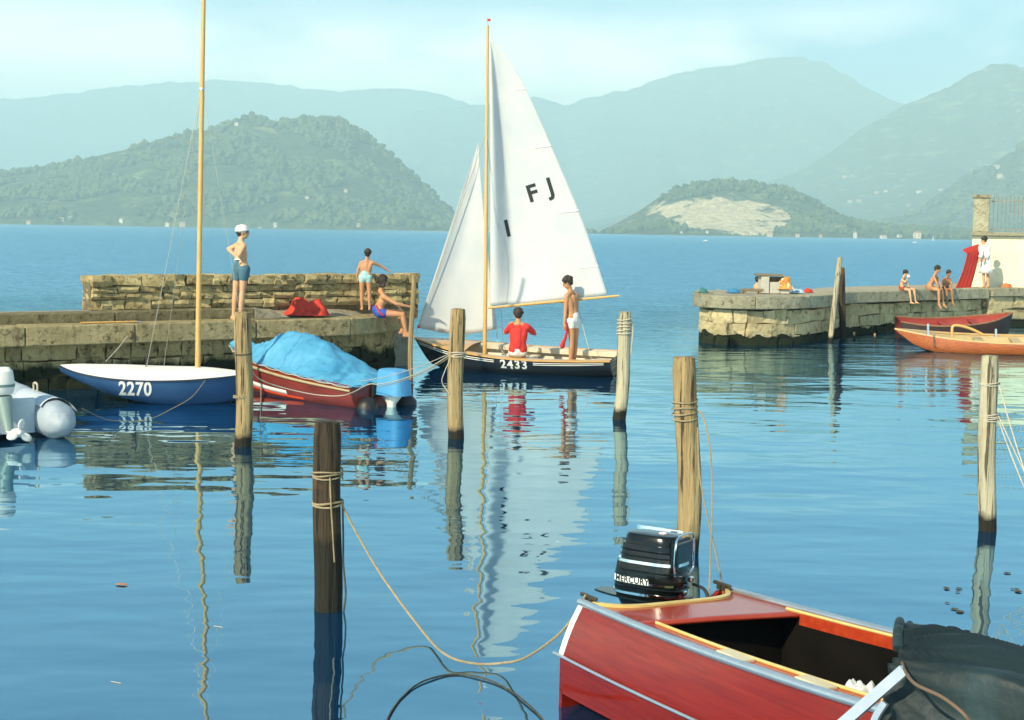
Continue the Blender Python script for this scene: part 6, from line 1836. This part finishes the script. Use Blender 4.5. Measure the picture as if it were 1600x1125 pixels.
for px, py, w, h in ((1203, 369, 13, 7), (1246, 370, 8, 5), (1336, 371, 7, 9), (1240, 353, 12, 5), (1259, 352, 8, 5), (1311, 357, 24, 6), (1219, 338, 7, 4), (1190, 292, 8, 4), (1166, 366, 7, 4), (1282, 371, 7, 5), (1145, 365, 6, 4), (1105, 364, 5, 4), (1065, 364, 5, 3), (1433, 372, 16, 10), (1380, 372, 12, 5), (1405, 371, 8, 5), (1475, 371, 9, 5)):
    house(px, py, w, h, 'quarry_hill', LS, GS)
for px, py, w, h in ((1320, 278, 9, 4), (1370, 302, 10, 4), (1384, 300, 8, 4), (1342, 315, 11, 4), (1328, 316, 9, 4), (1420, 322, 7, 4), (1436, 301, 10, 4), (1470, 297, 8, 3)):
    house(px, py, w, h, 'valley_mountain', LV, GV)
for px, py, w, h in ((1556, 264, 14, 7), (1562, 277, 11, 6), (1585, 300, 9, 5)):
    house(px, py, w, h, 'shore_slope', 'pale house on the steep slope above the terrace railing', 'houses on the steep right slope')
for px, py, w, h in ((95, 343, 12, 4), (110, 341, 8, 4), (262, 351, 9, 4), (285, 350, 12, 4), (430, 352, 7, 5), (560, 352, 8, 4), (650, 353, 9, 4), (663, 356, 6, 4), (45, 348, 9, 4), (190, 345, 8, 4), (480, 310, 8, 4), (540, 300, 7, 5), (205, 228, 10, 4), (370, 195, 9, 4), (180, 275, 9, 4)):
    house(px, py, w, h, 'promontory_hill', LP_, GP)
def far_boat(px, py, ln, label, sail=False):
    p = at_z(px, py, 0); S = p.y / F_PX
    root = empty('far_sailboat' if sail else 'far_boat', p, .3); tag(root, label, 'boat')
    Lb = ln * S
    h = Hull(Lb, [(0, Lb * .14), (.5, Lb * .17), (.85, Lb * .08), (1, .01)], [(0, Lb * .10), (1, Lb * .16)], [(0, -.1), (.8, -.1), (1, .1)], rake=Lb * .1)
    bm = hull_mesh(h, 12, 6); bm_obj('hull', bm, M_WHITE, root)
    rows = [[h.sheer(i / 12, -1, -.02, -.02), h.sheer(i / 12, 1, -.02, -.02)] for i in range(13)]
    bm = bmesh.new(); add_grid(bm, rows); bm_obj('deck', bm, M_CREAMP, root)
    if sail:
        bm = bmesh.new(); add_tube(bm, [(Lb * .55, 0, 0), (Lb * .55, 0, Lb * 1.3)], Lb * .015, 6); bm_obj('mast', bm, M_SPAR, root)
        bm = bmesh.new(); V = [bm.verts.new(q) for q in ((Lb * .53, 0, Lb * 1.25), (Lb * .53, 0, Lb * .2), (0, Lb * .06, Lb * .2))]; bm.faces.new(V); o = bm_obj('sail', bm, M_SAIL, root); solidify(o, .02)
    else:
        bm = bmesh.new(); add_box(bm, (Lb * .5, 0, Lb * .17), (Lb * .3, Lb * .2, Lb * .12), bevel=Lb * .02); bm_obj('cabin', bm, M_WHITE, root)
far_boat(1098, 377, 10, 'tiny white motorboat on the lake in front of the quarry hill')
far_boat(1426, 379.5, 9, 'tiny white motorboat on the lake left of the terrace wall')
far_boat(1456, 376, 6, 'tiny white sailboat near the far shore left of the terrace wall', True)
far_boat(402, 356.5, 8, 'tiny white motorboat on the lake behind the man with the hat')

# woods on the nearer hills, one mass each
def woods(name, hillname, x0, x1, y0, y1, n, size, m_, seed, skip=None):
    r = random.Random(seed); V, Fc = [], []
    ico = bmesh.new(); bmesh.ops.create_icosphere(ico, subdivisions=1, radius=1.0)
    iv = [v.co.copy() for v in ico.verts]; idx = {v: i for i, v in enumerate(ico.verts)}; fi = [tuple(idx[v] for v in f.verts) for f in ico.faces]; ico.free()
    for _ in range(n):
        x, y = r.uniform(x0, x1), r.uniform(y0, y1)
        if noise.noise((x * .008, y * .008, seed)) < -.12: continue
        hit = HILLS[hillname].ray_cast(Vector((x, y, 3000)), Vector((0, 0, -1)), 5000)[0]
        if hit is None or hit.z < .3: continue
        if skip and skip(hit): continue
        s = size * r.uniform(.6, 1.35); b = len(V)
        for v in iv:
            q = v * (1 + r.uniform(-.25, .25)); V.append((hit.x + q.x * s, hit.y + q.y * s, hit.z + s * .55 + q.z * s * r.uniform(.8, 1.1)))
        Fc += [tuple(i + b for i in f) for f in fi]
    o = link(name, pymesh(name, V, Fc), m_); tag(o, kind='stuff')
M_WOOD = mat('far_woods', (.034, .060, .018), .95, (.11, .135, .040), .03, 3, spec=.1, coords='Object')
woods('promontory_woods', 'promontory_hill', -1450, -40, 2360, 2960, 9000, 7.0, M_WOOD, 3)
woods('quarry_hill_woods', 'quarry_hill', 120, 900, 2105, 2470, 5200, 5.0, M_WOOD, 5, lambda h: ((h.x - 330) / 105) ** 2 + ((h.z - 33) / 30) ** 2 < 1.0)
woods('slope_woods', 'shore_slope', 800, 1500, 2720, 3450, 4000, 8.0, M_WOOD, 7)
# leaves and straws adrift
dr_ = random.Random(4)
for k, (px, py, lb) in enumerate(((190, 913, 'small orange leaf floating on the open water'), (341, 979, 'pale straw floating on the dark water beside the mast\'s reflection'), (181, 1066, 'tiny pale straw floating in the dark corner of the water'))):
    p = at_z(px, py, .006); bm = bmesh.new()
    if k == 0: add_tube(bm, [p + Vector((-.05, 0, 0)), p + Vector((-.02, 0, .004)), p + Vector((.03, -.01, .004)), p + Vector((.055, -.02, 0))], [.004, .022, .02, .003], 8, flat=.25)
    else: add_tube(bm, [p + Vector((-.035, .014, 0)), p, p + Vector((.035, -.018, 0))], .0025, 6)
    o = bm_obj(('floating_leaf', 'floating_straw', 'floating_straw')[k], bm, mat('dead_leaf', (.45, .16, .06), .8) if k == 0 else M_LINEW); tag(o, lb, ('leaf', 'straw', 'straw')[k])

for k in range(14):
    px, py = (dr_.uniform(1474, 1502), dr_.uniform(915, 965)) if k < 9 else (dr_.uniform(1555, 1595), dr_.uniform(890, 950))
    p = at_z(px, py, .005); bm = bmesh.new(); s_ = dr_.uniform(.010, .022)
    add_tube(bm, [p + Vector((-s_ * 1.6, 0, 0)), p + Vector((-s_ * .5, .004, .003)), p + Vector((s_ * .6, -.003, .003)), p + Vector((s_ * 1.7, .002, 0))], [.002, s_, s_ * .8, .002], 7, flat=.3)
    tag(bm_obj('floating_weed', bm, M_LINED), 'tiny dark scrap of weed floating near the tarpaulin', 'weed', 'weed scraps by the runabout')
